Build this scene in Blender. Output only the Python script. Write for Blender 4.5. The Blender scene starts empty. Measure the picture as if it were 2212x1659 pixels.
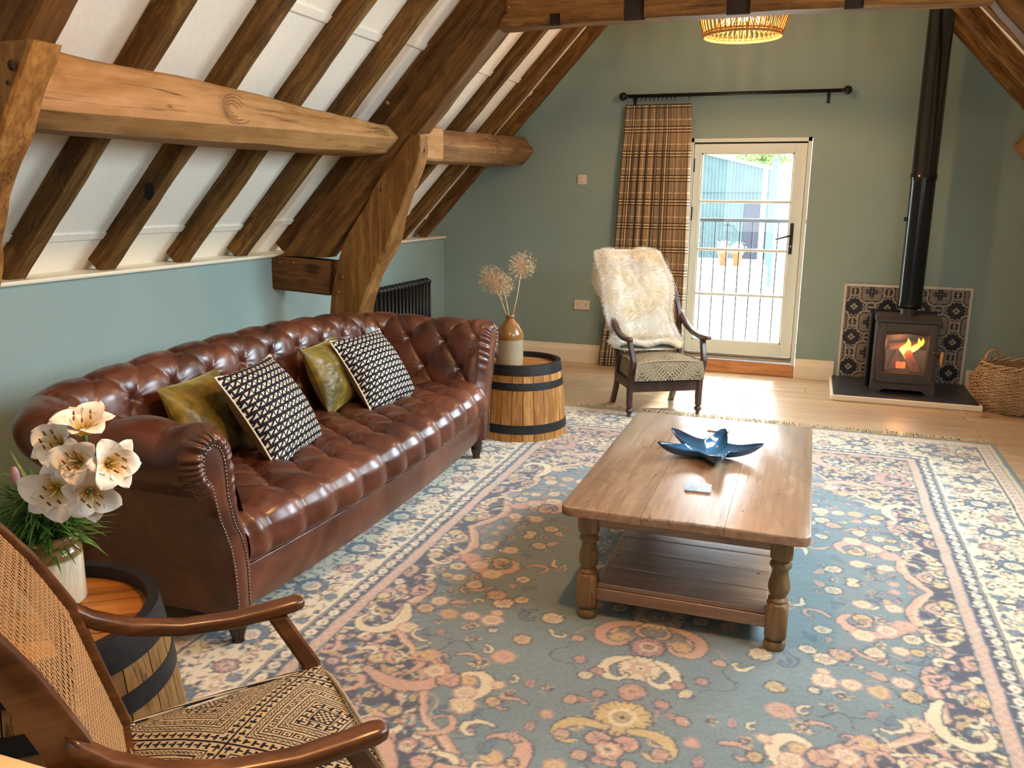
import bpy, bmesh, math, random
import numpy as np
from mathutils import Vector, Matrix
rng = np.random.RandomState(7); random.seed(7)
SC = bpy.context.scene; COL = SC.collection
PI = math.pi

# ------------------------------------------------------------------ camera
def set_camera():
    f, yaw, pitch, roll = 1827.06, .334296, .2204167, .0090231
    F = Vector((-math.sin(yaw)*math.cos(pitch), math.cos(yaw)*math.cos(pitch), -math.sin(pitch)))
    Rt = Vector((math.cos(yaw), math.sin(yaw), 0)); U = Rt.cross(F)
    c, s = math.cos(roll), math.sin(roll)
    r2 = c*Rt + s*U; u2 = -s*Rt + c*U
    cd = bpy.data.cameras.new('camera'); cam = bpy.data.objects.new('camera', cd); COL.objects.link(cam)
    cd.sensor_fit = 'HORIZONTAL'; cd.sensor_width = 36; cd.lens = f/2212*36; cd.clip_start = .02; cd.clip_end = 200
    m = Matrix.Identity(4)
    for i in range(3):
        m[i][0] = r2[i]; m[i][1] = u2[i]; m[i][2] = -F[i]
    m[0][3], m[1][3], m[2][3] = 0, 0, 1.5
    cam.matrix_world = m; SC.camera = cam
set_camera()

# ------------------------------------------------------------------ world, sun, large lights, exposure
SC.view_settings.view_transform = 'Standard'; SC.view_settings.look = 'None'
SC.view_settings.gamma = 1; SC.view_settings.use_curve_mapping = False
SC.view_settings.exposure = 1.0
W = bpy.data.worlds.new('sky'); SC.world = W; W.use_nodes = True
bgn = W.node_tree.nodes['Background']; bgn.inputs[0].default_value = (.86, .94, 1, 1); bgn.inputs[1].default_value = 8.5

def aim(o, d):
    o.rotation_euler = Vector(d).to_track_quat('-Z', 'Y').to_euler()
def lamp(name, kind, loc, energy, color, d=(0, 0, -1), size=(1, 1), **kw):
    l = bpy.data.lights.new(name, kind); l.energy = energy; l.color = color
    if kind == 'AREA':
        l.shape = 'RECTANGLE'; l.size, l.size_y = size
    for k, v in kw.items(): setattr(l, k, v)
    o = bpy.data.objects.new(name, l); COL.objects.link(o); o.location = loc; aim(o, d); return o
lamp('sunlight', 'SUN', (3, 12, 8), 11.0, (1, .96, .88), d=(-.04, -1.0, -1.08), angle=.10)
# two roof windows in the right-hand slope (outside the frame), an added fill lamp behind the viewer
lamp('far_roof_window', 'AREA', (1.22, 5.0, 2.02), 48, (.72, .89, 1), d=(-1, -.42, -.85), size=(1.3, .95), spread=2.0)
lamp('near_roof_window', 'AREA', (1.22, 2.7, 2.02), 32, (.72, .89, 1), d=(-1, .0, -.75), size=(1.1, .8))
lamp('rear_fill', 'AREA', (-.8, -1.85, 1.5), 8, (.9, .95, 1), d=(0, 1, .05), size=(1.6, 1.3))

# ------------------------------------------------------------------ helpers
def lin(h):
    h = h.lstrip('#'); o = []
    for i in (0, 2, 4):
        c = int(h[i:i+2], 16)/255
        o.append(c/12.92 if c <= .04045 else ((c+.055)/1.055)**2.4)
    return tuple(o)
def link(o, parent=None):
    COL.objects.link(o)
    if parent is not None: o.parent = parent
    return o
def tag(o, label=None, cat=None, group=None, kind=None):
    if label: o['label'] = label
    if cat: o['category'] = cat
    if group: o['group'] = group
    if kind: o['kind'] = kind
    return o
def empty(name, loc=(0, 0, 0), rz=0):
    o = bpy.data.objects.new(name, None); o.empty_display_size = .05
    o.location = loc; o.rotation_euler = (0, 0, rz); return link(o)
def mesh(name, V, F, mat=None, parent=None, smooth=True, col=None, uv=None, loc=None, rot=None, mats=None, midx=None):
    me = bpy.data.meshes.new(name)
    V = np.asarray(V, float)
    me.from_pydata(V.tolist() if len(V) < 3000 else [tuple(v) for v in V], [], F if isinstance(F, list) else F.tolist())
    if smooth: me.polygons.foreach_set('use_smooth', [True]*len(me.polygons))
    if col is not None:
        a = me.color_attributes.new('Col', 'FLOAT_COLOR', 'POINT')
        c = np.ones((len(V), 4)); c[:, :3] = col; a.data.foreach_set('color', c.ravel())
    if uv is not None:
        l = me.uv_layers.new(name='UV'); idx = np.zeros(len(me.loops), int); me.loops.foreach_get('vertex_index', idx)
        l.data.foreach_set('uv', np.asarray(uv)[idx].ravel())
    if mats:
        for m in mats: me.materials.append(m)
        if midx is not None: me.polygons.foreach_set('material_index', midx)
    elif mat: me.materials.append(mat)
    me.update()
    o = bpy.data.objects.new(name, me)
    if loc is not None: o.location = loc
    if rot is not None: o.rotation_euler = rot
    return link(o, parent)
def grid_faces(nu, nv, closeu=False, closev=False, off=0):
    a = np.arange(nu if closeu else nu-1); b = np.arange(nv if closev else nv-1)
    A, B = np.meshgrid(a, b, indexing='ij'); A = A.ravel(); B = B.ravel(); A1 = (A+1) % nu; B1 = (B+1) % nv
    return np.stack([A*nv+B, A1*nv+B, A1*nv+B1, A*nv+B1], 1)+off
class MB:
    """collects shapes into one mesh"""
    def __init__(s): s.V = []; s.F = []; s.n = 0
    def add(s, V, F):
        V = np.asarray(V, float); s.V.append(V)
        s.F += [tuple(int(i)+s.n for i in f) for f in F]; s.n += len(V); return s
    def box(s, x0, x1, y0, y1, z0, z1, bev=0.0):
        b = min(bev, (x1-x0)/2.01, (y1-y0)/2.01, (z1-z0)/2.01)
        if b <= 0:
            V = [(x, y, z) for x in (x0, x1) for y in (y0, y1) for z in (z0, z1)]
            return s.add(V, [(0, 1, 3, 2), (4, 6, 7, 5), (0, 4, 5, 1), (2, 3, 7, 6), (0, 2, 6, 4), (1, 5, 7, 3)])
        bm = bmesh.new(); bmesh.ops.create_cube(bm, size=1)
        for v in bm.verts:
            v.co = Vector(((x0+x1)/2+v.co.x*(x1-x0), (y0+y1)/2+v.co.y*(y1-y0), (z0+z1)/2+v.co.z*(z1-z0)))
        bmesh.ops.bevel(bm, geom=bm.edges[:], offset=b, segments=2, affect='EDGES', profile=.5)
        bm.verts.index_update()
        s.add([v.co[:] for v in bm.verts], [[v.index for v in f.verts] for f in bm.faces]); bm.free(); return s
    def loft(s, rings, cap=True, closed=False):
        n = len(rings[0]); V = np.concatenate([np.asarray(r, float) for r in rings])
        F = [tuple(f) for f in grid_faces(len(rings), n, closeu=closed, closev=True)]
        if cap and not closed:
            F.append(tuple(range(n))); F.append(tuple(range((len(rings)-1)*n, len(rings)*n))[::-1])
        return s.add(V, F)
    def tube(s, pts, r, n=8, cap=True, closed=False, flat=1.0):
        pts = [Vector(p) for p in pts]; m = len(pts)
        rr = r if hasattr(r, '__len__') else [r]*m
        rings = []; prev = None
        for i, p in enumerate(pts):
            if closed: t = pts[(i+1) % m]-pts[i-1]
            else: t = pts[min(i+1, m-1)]-pts[max(i-1, 0)]
            t.normalize()
            if prev is None:
                a = Vector((0, 0, 1)) if abs(t.z) < .9 else Vector((1, 0, 0))
                prev = (a-t*a.dot(t)).normalized()
            else: prev = (prev-t*prev.dot(t)).normalized()
            b = t.cross(prev)
            rings.append([p+(prev*math.cos(k*2*PI/n)+b*math.sin(k*2*PI/n)*flat)*rr[i] for k in range(n)])
        return s.loft([[v[:] for v in q] for q in rings], cap, closed)
    def lathe(s, prof, c=(0, 0, 0), n=24, cap=True):
        rings = [[(c[0]+r*math.cos(k*2*PI/n), c[1]+r*math.sin(k*2*PI/n), c[2]+z) for k in range(n)] for r, z in prof]
        return s.loft(rings, cap)
    def ball(s, c, r, nu=10, nv=6, sq=(1, 1, 1)):
        rings = []
        for i in range(nv+1):
            a = -PI/2+PI*i/nv; rings.append([(c[0]+sq[0]*r*max(math.cos(a), 1e-3)*math.cos(k*2*PI/nu), c[1]+sq[1]*r*max(math.cos(a), 1e-3)*math.sin(k*2*PI/nu), c[2]+sq[2]*r*math.sin(a)) for k in range(nu)])
        return s.loft(rings)
    def build(s, name, mat, parent=None, smooth=False, loc=None, rot=None, angle=None):
        o = mesh(name, np.concatenate(s.V), s.F, mat, parent, smooth or angle is not None, loc=loc, rot=rot)
        bm = bmesh.new(); bm.from_mesh(o.data); bmesh.ops.recalc_face_normals(bm, faces=bm.faces[:])
        if angle is not None:
            for e in bm.edges:
                if len(e.link_faces) == 2 and e.calc_face_angle(0) > angle: e.smooth = False
        bm.to_mesh(o.data); bm.free()
        return o
def dup(o, parent=None, **kw):
    c = o.copy(); link(c, parent if parent is not None else o.parent)
    for k, v in kw.items(): setattr(c, k, v)
    return c

# smooth value noise on arrays
def vnoise(x, y, z=0, seed=0):
    x, y, z = np.broadcast_arrays(np.asarray(x, float), np.asarray(y, float), np.asarray(z, float))
    xi, yi, zi = np.floor(x).astype(int), np.floor(y).astype(int), np.floor(z).astype(int)
    fx, fy, fz = x-xi, y-yi, z-zi
    fx, fy, fz = fx*fx*(3-2*fx), fy*fy*(3-2*fy), fz*fz*(3-2*fz)
    def h(a, b, c):
        n = (a*374761393+b*668265263+c*2147483647+seed*974634777) & 0xffffffff
        n = ((n ^ (n >> 13))*1274126177) & 0xffffffff
        return ((n ^ (n >> 16)) & 0xffff)/32768.0-1
    def l(a, b, t): return a+(b-a)*t
    return l(l(l(h(xi, yi, zi), h(xi+1, yi, zi), fx), l(h(xi, yi+1, zi), h(xi+1, yi+1, zi), fx), fy),
             l(l(h(xi, yi, zi+1), h(xi+1, yi, zi+1), fx), l(h(xi, yi+1, zi+1), h(xi+1, yi+1, zi+1), fx), fy), fz)
def fbm(x, y, z=0, seed=0, o=3):
    s = 0; a = 1; t = 0
    for i in range(o): s = s+a*vnoise(np.asarray(x)*2**i, np.asarray(y)*2**i, np.asarray(z)*2**i, seed+i); t += a; a *= .5
    return s/t
def sst(a, b, x):
    t = np.clip((x-a)/(b-a), 0, 1); return t*t*(3-2*t)

# ------------------------------------------------------------------ materials
MATS = {}
class N:
    def __init__(s, name):
        s.m = bpy.data.materials.new(name); s.m.use_nodes = True; s.t = s.m.node_tree; s.b = s.t.nodes['Principled BSDF']; s.out = s.t.nodes['Material Output']
    def n(s, typ, **kw):
        x = s.t.nodes.new(typ)
        for k, v in kw.items():
            if k.startswith('i_'): x.inputs[k[2:].replace('_', ' ')].default_value = v
            else: setattr(x, k, v)
        return x
    def l(s, a, b): s.t.links.new(a, b)
    def coord(s, scale=(1, 1, 1), kind='Object', rand=False):
        tc = s.n('ShaderNodeTexCoord'); pre = getattr(s, 'pre', 0)
        if pre:
            vr = s.n('ShaderNodeVectorRotate', rotation_type='Y_AXIS'); vr.inputs['Angle'].default_value = pre; s.l(tc.outputs[kind], vr.inputs['Vector'])
        mp = s.n('ShaderNodeMapping'); mp.inputs['Scale'].default_value = scale
        s.l(vr.outputs[0] if pre else tc.outputs[kind], mp.inputs['Vector'])
        if rand:
            oi = s.n('ShaderNodeObjectInfo'); mu = s.n('ShaderNodeMath', operation='MULTIPLY'); mu.inputs[1].default_value = 37.0
            s.l(oi.outputs['Random'], mu.inputs[0]); cx = s.n('ShaderNodeCombineXYZ')
            for i in range(3): s.l(mu.outputs[0], cx.inputs[i])
            s.l(cx.outputs[0], mp.inputs['Location'])
        return mp.outputs[0]
    def noise(s, vec, scale, detail=4, rough=.55, dist=0):
        x = s.n('ShaderNodeTexNoise'); x.inputs['Scale'].default_value = scale; x.inputs['Detail'].default_value = detail
        x.inputs['Roughness'].default_value = rough; x.inputs['Distortion'].default_value = dist; s.l(vec, x.inputs['Vector']); return x.outputs['Fac']
    def ramp(s, fac, stops, interp='LINEAR'):
        x = s.n('ShaderNodeValToRGB'); r = x.color_ramp; r.interpolation = interp
        while len(r.elements) > 1: r.elements.remove(r.elements[-1])
        for i, (p, c) in enumerate(stops):
            e = r.elements[0] if i == 0 else r.elements.new(p)
            e.position = p; e.color = (c[0], c[1], c[2], 1) if hasattr(c, '__len__') else (c, c, c, 1)
        s.l(fac, x.inputs[0]); return x.outputs[0]
    def mix(s, fac, a, b, mode='MIX'):
        x = s.n('ShaderNodeMix', data_type='RGBA', blend_type=mode)
        for sock, v in ((x.inputs[0], fac), (x.inputs[6], a), (x.inputs[7], b)):
            if hasattr(v, 'links') or hasattr(v, 'is_linked'): s.l(v, sock)
            elif hasattr(v, '__len__'): sock.default_value = (v[0], v[1], v[2], 1)
            else: sock.default_value = v
        return x.outputs[2]
    def bump(s, h, strength=.3, dist=.01, normal=None):
        x = s.n('ShaderNodeBump'); x.inputs['Strength'].default_value = strength; x.inputs['Distance'].default_value = dist
        s.l(h, x.inputs['Height'])
        if normal is not None: s.l(normal, x.inputs['Normal'])
        s.l(x.outputs[0], s.b.inputs['Normal']); return x.outputs[0]
    def set(s, color=None, rough=None, metal=None, spec=None, **kw):
        if color is not None:
            if hasattr(color, 'is_linked'): s.l(color, s.b.inputs['Base Color'])
            else: s.b.inputs['Base Color'].default_value = (*color, 1)
        if rough is not None:
            if hasattr(rough, 'is_linked'): s.l(rough, s.b.inputs['Roughness'])
            else: s.b.inputs['Roughness'].default_value = rough
        if metal is not None: s.b.inputs['Metallic'].default_value = metal
        if spec is not None: s.b.inputs['Specular IOR Level'].default_value = spec
        for k, v in kw.items(): s.b.inputs[k.replace('_', ' ')].default_value = v
        return s.m
def plain(name, hexc, rough=.5, metal=0, spec=.5, var=.08, bump=.0, scale=20, **kw):
    x = N(name); c = lin(hexc); v = x.coord()
    nf = x.noise(v, scale, 4)
    col = x.ramp(nf, [(.3, tuple(a*(1-var) for a in c)), (.7, tuple(min(1, a*(1+var)) for a in c))])
    if bump: x.bump(nf, bump, .003)
    return x.set(col, rough, metal, spec, **kw)
def wood(name, dark, mid, light, axis=0, rough=.55, gs=1.0, spec=.35, bump=.25, knots=True, contrast=1.0, pre=0):
    """grain runs along the object's own axis"""
    x = N(name); x.pre = pre
    sc = [9*gs]*3; sc[axis] = .8*gs
    v = x.coord(tuple(sc), rand=True)
    sc2 = [2.2*gs]*3; sc2[axis] = .9*gs
    v2 = x.coord(tuple(sc2), rand=True)
    warp = x.noise(v2, 1.3, 3, .6)
    # growth rings: distance warped waves
    add = x.n('ShaderNodeVectorMath', operation='ADD'); x.l(v, add.inputs[0])
    sc_ = x.n('ShaderNodeVectorMath', operation='SCALE'); cmb = x.n('ShaderNodeCombineXYZ')
    for i in range(3): x.l(warp, cmb.inputs[i])
    x.l(cmb.outputs[0], sc_.inputs[0]); sc_.inputs['Scale'].default_value = 3.5; x.l(sc_.outputs[0], add.inputs[1])
    g1 = x.noise(add.outputs[0], 1.6, 6, .65, .4)
    sc3 = [60*gs]*3; sc3[axis] = 2.2*gs
    g2 = x.noise(x.coord(tuple(sc3), rand=True), 1.0, 3, .6)
    m = x.n('ShaderNodeMath', operation='MULTIPLY_ADD'); x.l(g2, m.inputs[0]); m.inputs[1].default_value = .35; 
    m2 = x.n('ShaderNodeMath', operation='MULTIPLY'); x.l(g1, m2.inputs[0]); m2.inputs[1].default_value = .65; x.l(m2.outputs[0], m.inputs[2])
    k = .13/contrast
    col = x.ramp(m.outputs[0], [(.5-k*1.3, lin(dark)), (.5, lin(mid)), (.5+k, lin(light))])
    big = x.noise(v2, .8, 2)
    col = x.mix(x.ramp(big, [(.35, 0.0), (.7, .45)]), col, lin(dark))
    if knots:
        vo = x.n('ShaderNodeTexVoronoi'); vo.inputs['Scale'].default_value = 1.15; vo.inputs['Randomness'].default_value = 1
        sk = [2.6]*3; sk[axis] = 1.5; x.l(x.coord(tuple(sk), rand=True), vo.inputs['Vector'])
        col = x.mix(x.ramp(vo.outputs['Distance'], [(.0, .85), (.07, .6), (.13, 0.0)]), col, tuple(a*.35 for a in lin(dark)))
    if knots:
        sk = [16*gs]*3; sk[axis] = .55*gs
        cr = x.noise(x.coord(tuple(sk), rand=True), 1.0, 4, .55, .3)
        msk = x.noise(x.coord((1.7, 1.7, 1.7), rand=True), 1.3, 2)
        mul = x.n('ShaderNodeMath', operation='MULTIPLY'); x.l(x.ramp(cr, [(.485, 0.0), (.5, 1.0), (.515, 0.0)]), mul.inputs[0]); x.l(x.ramp(msk, [(.48, 0.0), (.60, .8)]), mul.inputs[1])
        col = x.mix(mul.outputs[0], col, tuple(a*.3 for a in lin(dark)))
        pt = x.noise(x.coord((4.5, 4.5, 4.5), rand=True), 1.0, 5, .7)
        col = x.mix(x.ramp(pt, [(.58, 0.0), (.74, .22)]), col, tuple(min(1, a*1.35) for a in lin(light)))
    x.bump(m.outputs[0], bump, .006)
    return x.set(col, rough, 0, spec)
def vcol(name, rough=.8, spec=.2, bump=.3, bscale=400, tint=None, sheen=0, stretch=(1, 1, 1), bdist=.002):
    x = N(name); a = x.n('ShaderNodeVertexColor'); a.layer_name = 'Col'
    nf = x.noise(x.coord(stretch), bscale, 2)
    col = x.mix(1.0, a.outputs['Color'], x.ramp(nf, [(.25, .74), (.75, 1.16)]), 'MULTIPLY')
    x.bump(nf, bump, bdist)
    m = x.set(col, rough, 0, spec)
    if sheen: x.b.inputs['Sheen Weight'].default_value = sheen
    return m

# ------------------------------------------------------------------ shared materials
def wall_paint(name, hexc):
    x = N(name); c = lin(hexc); v = x.coord((1, 1, 1))
    a = x.noise(v, 1.2, 3); st = x.noise(x.coord((14, 1, .35)), 1.0, 3, .6); f = x.noise(v, 220, 2)
    col = x.ramp(a, [(.3, tuple(k*.93 for k in c)), (.7, tuple(k*1.06 for k in c))])
    # faint warm-tinted streaks, strongest high on the wall
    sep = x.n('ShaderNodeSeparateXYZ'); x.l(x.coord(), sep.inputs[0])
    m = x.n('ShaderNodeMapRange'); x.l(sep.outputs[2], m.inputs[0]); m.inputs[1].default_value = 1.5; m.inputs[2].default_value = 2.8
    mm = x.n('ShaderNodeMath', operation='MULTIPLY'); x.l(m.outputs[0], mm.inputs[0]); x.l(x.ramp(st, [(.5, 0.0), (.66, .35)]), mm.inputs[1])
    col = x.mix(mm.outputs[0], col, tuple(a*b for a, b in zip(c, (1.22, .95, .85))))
    x.bump(f, .12, .002)
    return x.set(col, .62, 0, .3)
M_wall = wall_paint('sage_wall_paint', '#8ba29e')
M_plaster = plain('cream_plaster', '#f3ebdb', .7, 0, .2, .03, .15, 60)
M_cream = plain('cream_gloss_paint', '#ece3cc', .38, 0, .4, .02)
M_white = plain('white_door_paint', '#d2dfdb', .4, 0, .4, .02)
M_black = plain('black_painted_metal', '#16181b', .42, 0, .5, .1)
M_oak = wood('old_oak_timber', '#4a3014', '#7a5528', '#a67c44', 0, .62, 1.0, .25, .5)
M_oakz = wood('old_oak_post', '#533516', '#8a602c', '#b4894a', 2, .6, .9, .25, .6, contrast=.8)
M_raft = wood('dark_oak_rafter', '#3d2710', '#6e4c22', '#9c753c', 0, .65, 1.0, .2, .5)
M_floor = wood('oak_floor_plank', '#a68a69', '#c4a985', '#d6bf9f', 0, .30, .6, .5, .08, contrast=.8)
M_gap = plain('dark_floor_gap', '#2b1c10', .8)

XC = -.51                      # ridge axis
def mirx(x): return 2*XC-x
GY = 7.44
def xpl(z, off=0): return -3.462+off+.942*(z-1.122)      # plaster plane of the left slope

# ------------------------------------------------------------------ floor
def build_floor():
    fl = MB().box(-3.5, 2.5, -2.1, GY+.15, -.06, -.012).build('floor', M_gap); tag(fl, kind='structure')
    pw = .186; y = GY; row = 0; cache = {}
    while y > .7:
        x = -3.3-rng.rand()*1.3
        while x < 2.28:
            L = [1.5, 1.9, 2.2][rng.randint(3)]
            x0, x1 = max(x, -3.29), min(x+L, 2.27)
            if x1-x0 > .05:
                key = round(x1-x0, 3)
                if key not in cache:
                    cache[key] = MB().box(-(x1-x0)/2+.0015, (x1-x0)/2-.0015, -pw/2+.0013, pw/2-.0013, -.016, 0, .002).build('plank', M_floor, fl, loc=((x0+x1)/2, y-pw/2, 0))
                else:
                    dup(cache[key], fl, location=((x0+x1)/2, y-pw/2, 0))
            x += L
        y -= pw; row += 1
build_floor()

# ------------------------------------------------------------------ walls
DX0, DX1, DZ1 = -1.02, -.05, 1.972
def prism(poly, y0, y1):
    """polygon in (x,z) extruded along y"""
    b = MB(); n = len(poly)
    V = [(x, y0, z) for x, z in poly]+[(x, y1, z) for x, z in poly]
    F = [tuple(range(n)), tuple(range(n, 2*n))[::-1]]+[(i, i+n, (i+1) % n+n, (i+1) % n) for i in range(n)]
    return b.add(V, F)
T = .16
b = MB()
for poly in ([(-3.62, -.02), (DX0, -.02), (DX0, DZ1), (DX0, 4.3), (-3.62, 4.3)], [(DX1, -.02), (2.6, -.02), (2.6, 4.3), (DX1, 4.3)], [(DX0, DZ1), (DX1, DZ1), (DX1, 4.3), (DX0, 4.3)]):
    q = prism(poly, GY, GY+T); b.add(np.concatenate(q.V), q.F)
tag(b.build('wall_back', M_wall), kind='structure')
tag(MB().box(-3.62, -3.28, -2.1, GY, -.02, 1.09).build('wall_left', M_wall), kind='structure')
tag(MB().box(2.26, 2.6, -2.1, GY, -.02, 1.09).build('wall_right', M_wall), kind='structure')
tag(MB().box(-3.62, 2.6, -2.2, -2.05, -.02, 4.3).build('wall_front', M_wall), kind='structure')
# roof slopes and the flat top of the ceiling
def build_ceiling():
    z0, z1 = 1.06, 3.5
    b = MB()
    for m in (lambda x: x, mirx):
        q = prism([(m(xpl(z0)), z0), (m(xpl(z1)), z1), (m(xpl(z1)-.06), z1+.06), (m(xpl(z0)-.1), z0)], -2.1, GY); b.add(np.concatenate(q.V), q.F)
    q = prism([(xpl(z1)-.05, z1), (mirx(xpl(z1))+.05, z1), (mirx(xpl(z1))+.05, z1+.06), (xpl(z1)-.05, z1+.06)], -2.1, GY); b.add(np.concatenate(q.V), q.F)
    c = b.build('ceiling', M_plaster); tag(c, kind='structure')
    return c
ceiling = build_ceiling()

RY = [.62, 1.16, 1.70, 2.25, 2.80, 3.34, 3.89, 4.42, 4.94, 5.52, 6.08, 6.66, 7.10]
RW = .085
# plaster board joint strips between the rafters
for i in range(2, len(RY)-1):
    for z in (1.285, 2.33):
        y0, y1 = RY[i]+RW, RY[i+1]
        zz = z+rng.uniform(-.02, .03)
        for m in (0, 1):
            V = []
            for dz, off in ((-.004, .001), (0, .014), (.030, .014), (.034, .001)):
                x = xpl(zz+dz, off); x = mirx(x) if m else x
                V.append((x, zz+dz))
            q = prism(V, y0+.001, y1-.001); q.build('joint_strip', M_plaster, ceiling)

# ------------------------------------------------------------------ timbers
def timber(name, p0, p1, w, h, mat, label, group=None, wob=.006, up=(0, 0, 1), seed=0, parent=None, cat='beam', seg=.09, waney=0.0):
    """squared timber, local X along its length; w across, h along 'up'"""
    p0, p1 = Vector(p0), Vector(p1); L = (p1-p0).length; X = (p1-p0).normalized()
    U = Vector(up); Z = (U-X*U.dot(X)).normalized(); Y = Z.cross(X)
    n = max(3, int(L/seg)); prof = []
    c = min(w, h)*.07
    for sx, sy in ((1, 1), (-1, 1), (-1, -1), (1, -1)):
        a = [(sx*(w/2-c), sy*h/2), (sx*w/2, sy*(h/2-c))]
        prof += a if (sx*sy > 0) == False else a[::-1]
    prof = []
    for (x, y) in ((-1, -1), (1, -1), (1, 1), (-1, 1)):
        a = (x*(w/2-c), y*h/2); bb = (x*w/2, y*(h/2-c))
        prof += [bb, a] if x*y > 0 else [a, bb]
        # midpoints
        nx = {(-1, -1): (0, -h/2), (1, -1): (w/2, 0), (1, 1): (0, h/2), (-1, 1): (-w/2, 0)}[(x, y)]
        prof.append(nx)
    P = np.array(prof); rings = []
    for i in range(n+1):
        x = L*i/n
        d = 1+0*P
        nz = vnoise(x*4+P[:, 0]*9, P[:, 1]*9, seed*3.1, seed)+.5*vnoise(x*13, P[:, 0]*15, P[:, 1]*15+seed, seed+5)
        r = P*(1+(nz*wob/np.maximum(np.hypot(P[:, 0], P[:, 1]), .01))[:, None])
        rings.append(np.stack([np.full(len(P), x), r[:, 0], r[:, 1]], 1))
    o = MB().loft(rings).build(name, mat, parent, angle=.6)
    m = Matrix.Identity(4)
    for k in range(3): m[k][0], m[k][1], m[k][2], m[k][3] = X[k], Y[k], Z[k], p0[k]
    o.matrix_world = m
    if parent is None: tag(o, label, cat, group)
    return o
ordn = ['first', 'second', 'third', 'fourth', 'fifth', 'sixth', 'seventh', 'eighth', 'ninth', 'tenth', 'eleventh', 'twelfth', 'thirteenth']
SD = Vector((.942, 0, 1)).normalized(); NR = Vector((1, 0, -.942)).normalized()     # along slope / into the room
def raft_label(i):
    return {3: 'dark oak rafter at the near post, only its upper part showing', 4: 'oak rafter whose foot meets the ledge at the left picture edge',
            5: 'oak rafter with a black knot hole, second foot along the ledge', 6: 'plain oak rafter, third foot along the white ledge',
            7: 'oak rafter with wavy grain, fourth foot along the white ledge', 8: 'dark oak rafter tucked against the near side of the big sloping truss timber',
            9: 'oak rafter just behind the big sloping truss timber', 10: 'first clear dark rafter beyond the truss, over the far purlin',
            11: 'dark rafter second from the far wall, over the far purlin', 12: 'dark rafter closest to the far wall on the left slope'}[i]
def raft_label_r(i):
    return {9: 'oak rafter beside the right truss timber, upper right corner', 10: 'third rafter from the far wall on the right slope',
            11: 'second rafter from the far wall on the right slope', 12: 'rafter closest to the far wall on the right slope'}.get(i)
for i, y in enumerate(RY):
    if i < 3: continue
    ww = RW*(1+.12*rng.uniform(-1, 1)); hh = .104
    for m in (0, 1):
        if m and i < 9: continue
        za, zb = 1.108, 3.46
        base = Vector((xpl(za), y+ww/2, za))+NR*(hh/2); top = Vector((xpl(zb), y+ww/2, zb))+NR*(hh/2)
        base -= SD*((base.z-1.112-hh*.35)/SD.z) if False else SD*0
        base += SD*.08
        nn = NR.copy()
        if m:
            base.x = mirx(base.x); top.x = mirx(top.x); nn.x = -nn.x
        o = timber('rafter', base, top, ww, hh, M_raft, raft_label_r(i) if m else raft_label(i), 'common rafters of the roof', .005, nn, seed=i+20*m)
        # rafter foot carried down to the ledge
        if i == 5 and not m:
            kn = MB().ball((0, 0, 0), .03, 10, 6, (1.5, .25, 1)).build('knot_hole', plain('knot_black', '#150c06', .9), o, smooth=True)
            d0 = (o.matrix_world.inverted() @ Vector((xpl(1.50, .10), y+.002, 1.50))); kn.location = d0; kn.rotation_euler = (.0, .5, 0)

# knee wall ledges
def build_ledge():
    for nm, s in (('trim_1', 0), ('trim_2', 1)):
        b = MB()
        V = [(-3.6, 1.09), (-3.262, 1.09), (-3.252, 1.096), (-3.25, 1.103), (-3.256, 1.112), (-3.6, 1.112)]
        if s: V = [(mirx(x), z) for x, z in V]
        t = prism(V, -2.05, GY).build(nm, M_cream); tag(t, kind='structure')
build_ledge()

def strip_timber(name, zs, xl, xr, y0, ds, mat, label, seed, cat='post', wob=.012, n=9, skew=0, loc_y=None):
    """upright timber given by the left and right outline of its front face; ds = thickness"""
    zs = np.array(zs, float); zz = np.linspace(zs[0], zs[-1], max(8, int(abs(zs[-1]-zs[0])/.045)))
    o_ = np.argsort(zs); L = np.interp(zz, zs[o_], np.array(xl)[o_]); R_ = np.interp(zz, zs[o_], np.array(xr)[o_]); D = np.interp(zz, zs[o_], np.array(ds)[o_])
    rings = []
    for k, z in enumerate(zz):
        P = []
        l, r, d = L[k], R_[k], D[k]; c = min(r-l, d)*.08
        loop = [(l+c, 0), ((l+r)/2, 0), (r-c, 0), (r, c), (r, d/2), (r, d-c), (r-c, d), ((l+r)/2, d), (l+c, d), (l, d-c), (l, d/2), (l, c)]
        for (x, y) in loop:
            nz = vnoise(x*7, y*7+3, z*5, seed)+.6*vnoise(x*20, y*20, z*14, seed+3)
            cx, cy = (l+r)/2, d/2; v = np.array((x-cx, y-cy)); v = v/max(np.hypot(*v), .01)
            P.append((x+v[0]*nz*wob, y0+y+v[1]*nz*wob, z))
        rings.append(P)
    x0 = float(np.mean(L+R_)/2)
    rings = [[(x-x0, y-y0, z) for x, y, z in r] for r in rings]
    o = MB().loft(rings).build(name, mat, angle=.55, loc=(x0, y0, 0))
    return tag(o, label, cat)
def peg(parent, loc, r=.011, mat=None, rot=(PI/2, 0, 0)):
    p = MB().lathe([(0, -.01), (r, -.01), (r*.95, .008), (r*.6, .012), (0, .013)], n=8).build('peg', mat or M_oakz, parent, smooth=True)
    p.matrix_world = parent.matrix_world @ Matrix.Identity(4); p.location = Vector(loc)-parent.location; p.rotation_euler = rot
    return p
PZ = [0, .35, .69, .975, 1.195, 1.437, 1.61, 1.72, 1.835]
PL = [-2.97, -2.92, -2.875, -2.83, -2.745, -2.59, -2.47, -2.385, -2.27]
PR = [-2.80, -2.73, -2.665, -2.555, -2.435, -2.33, -2.25, -2.21, -2.205]
PD = [.2, .2, .2, .17, .165, .13, .12, .12, .12]
TY = 4.70
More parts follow.
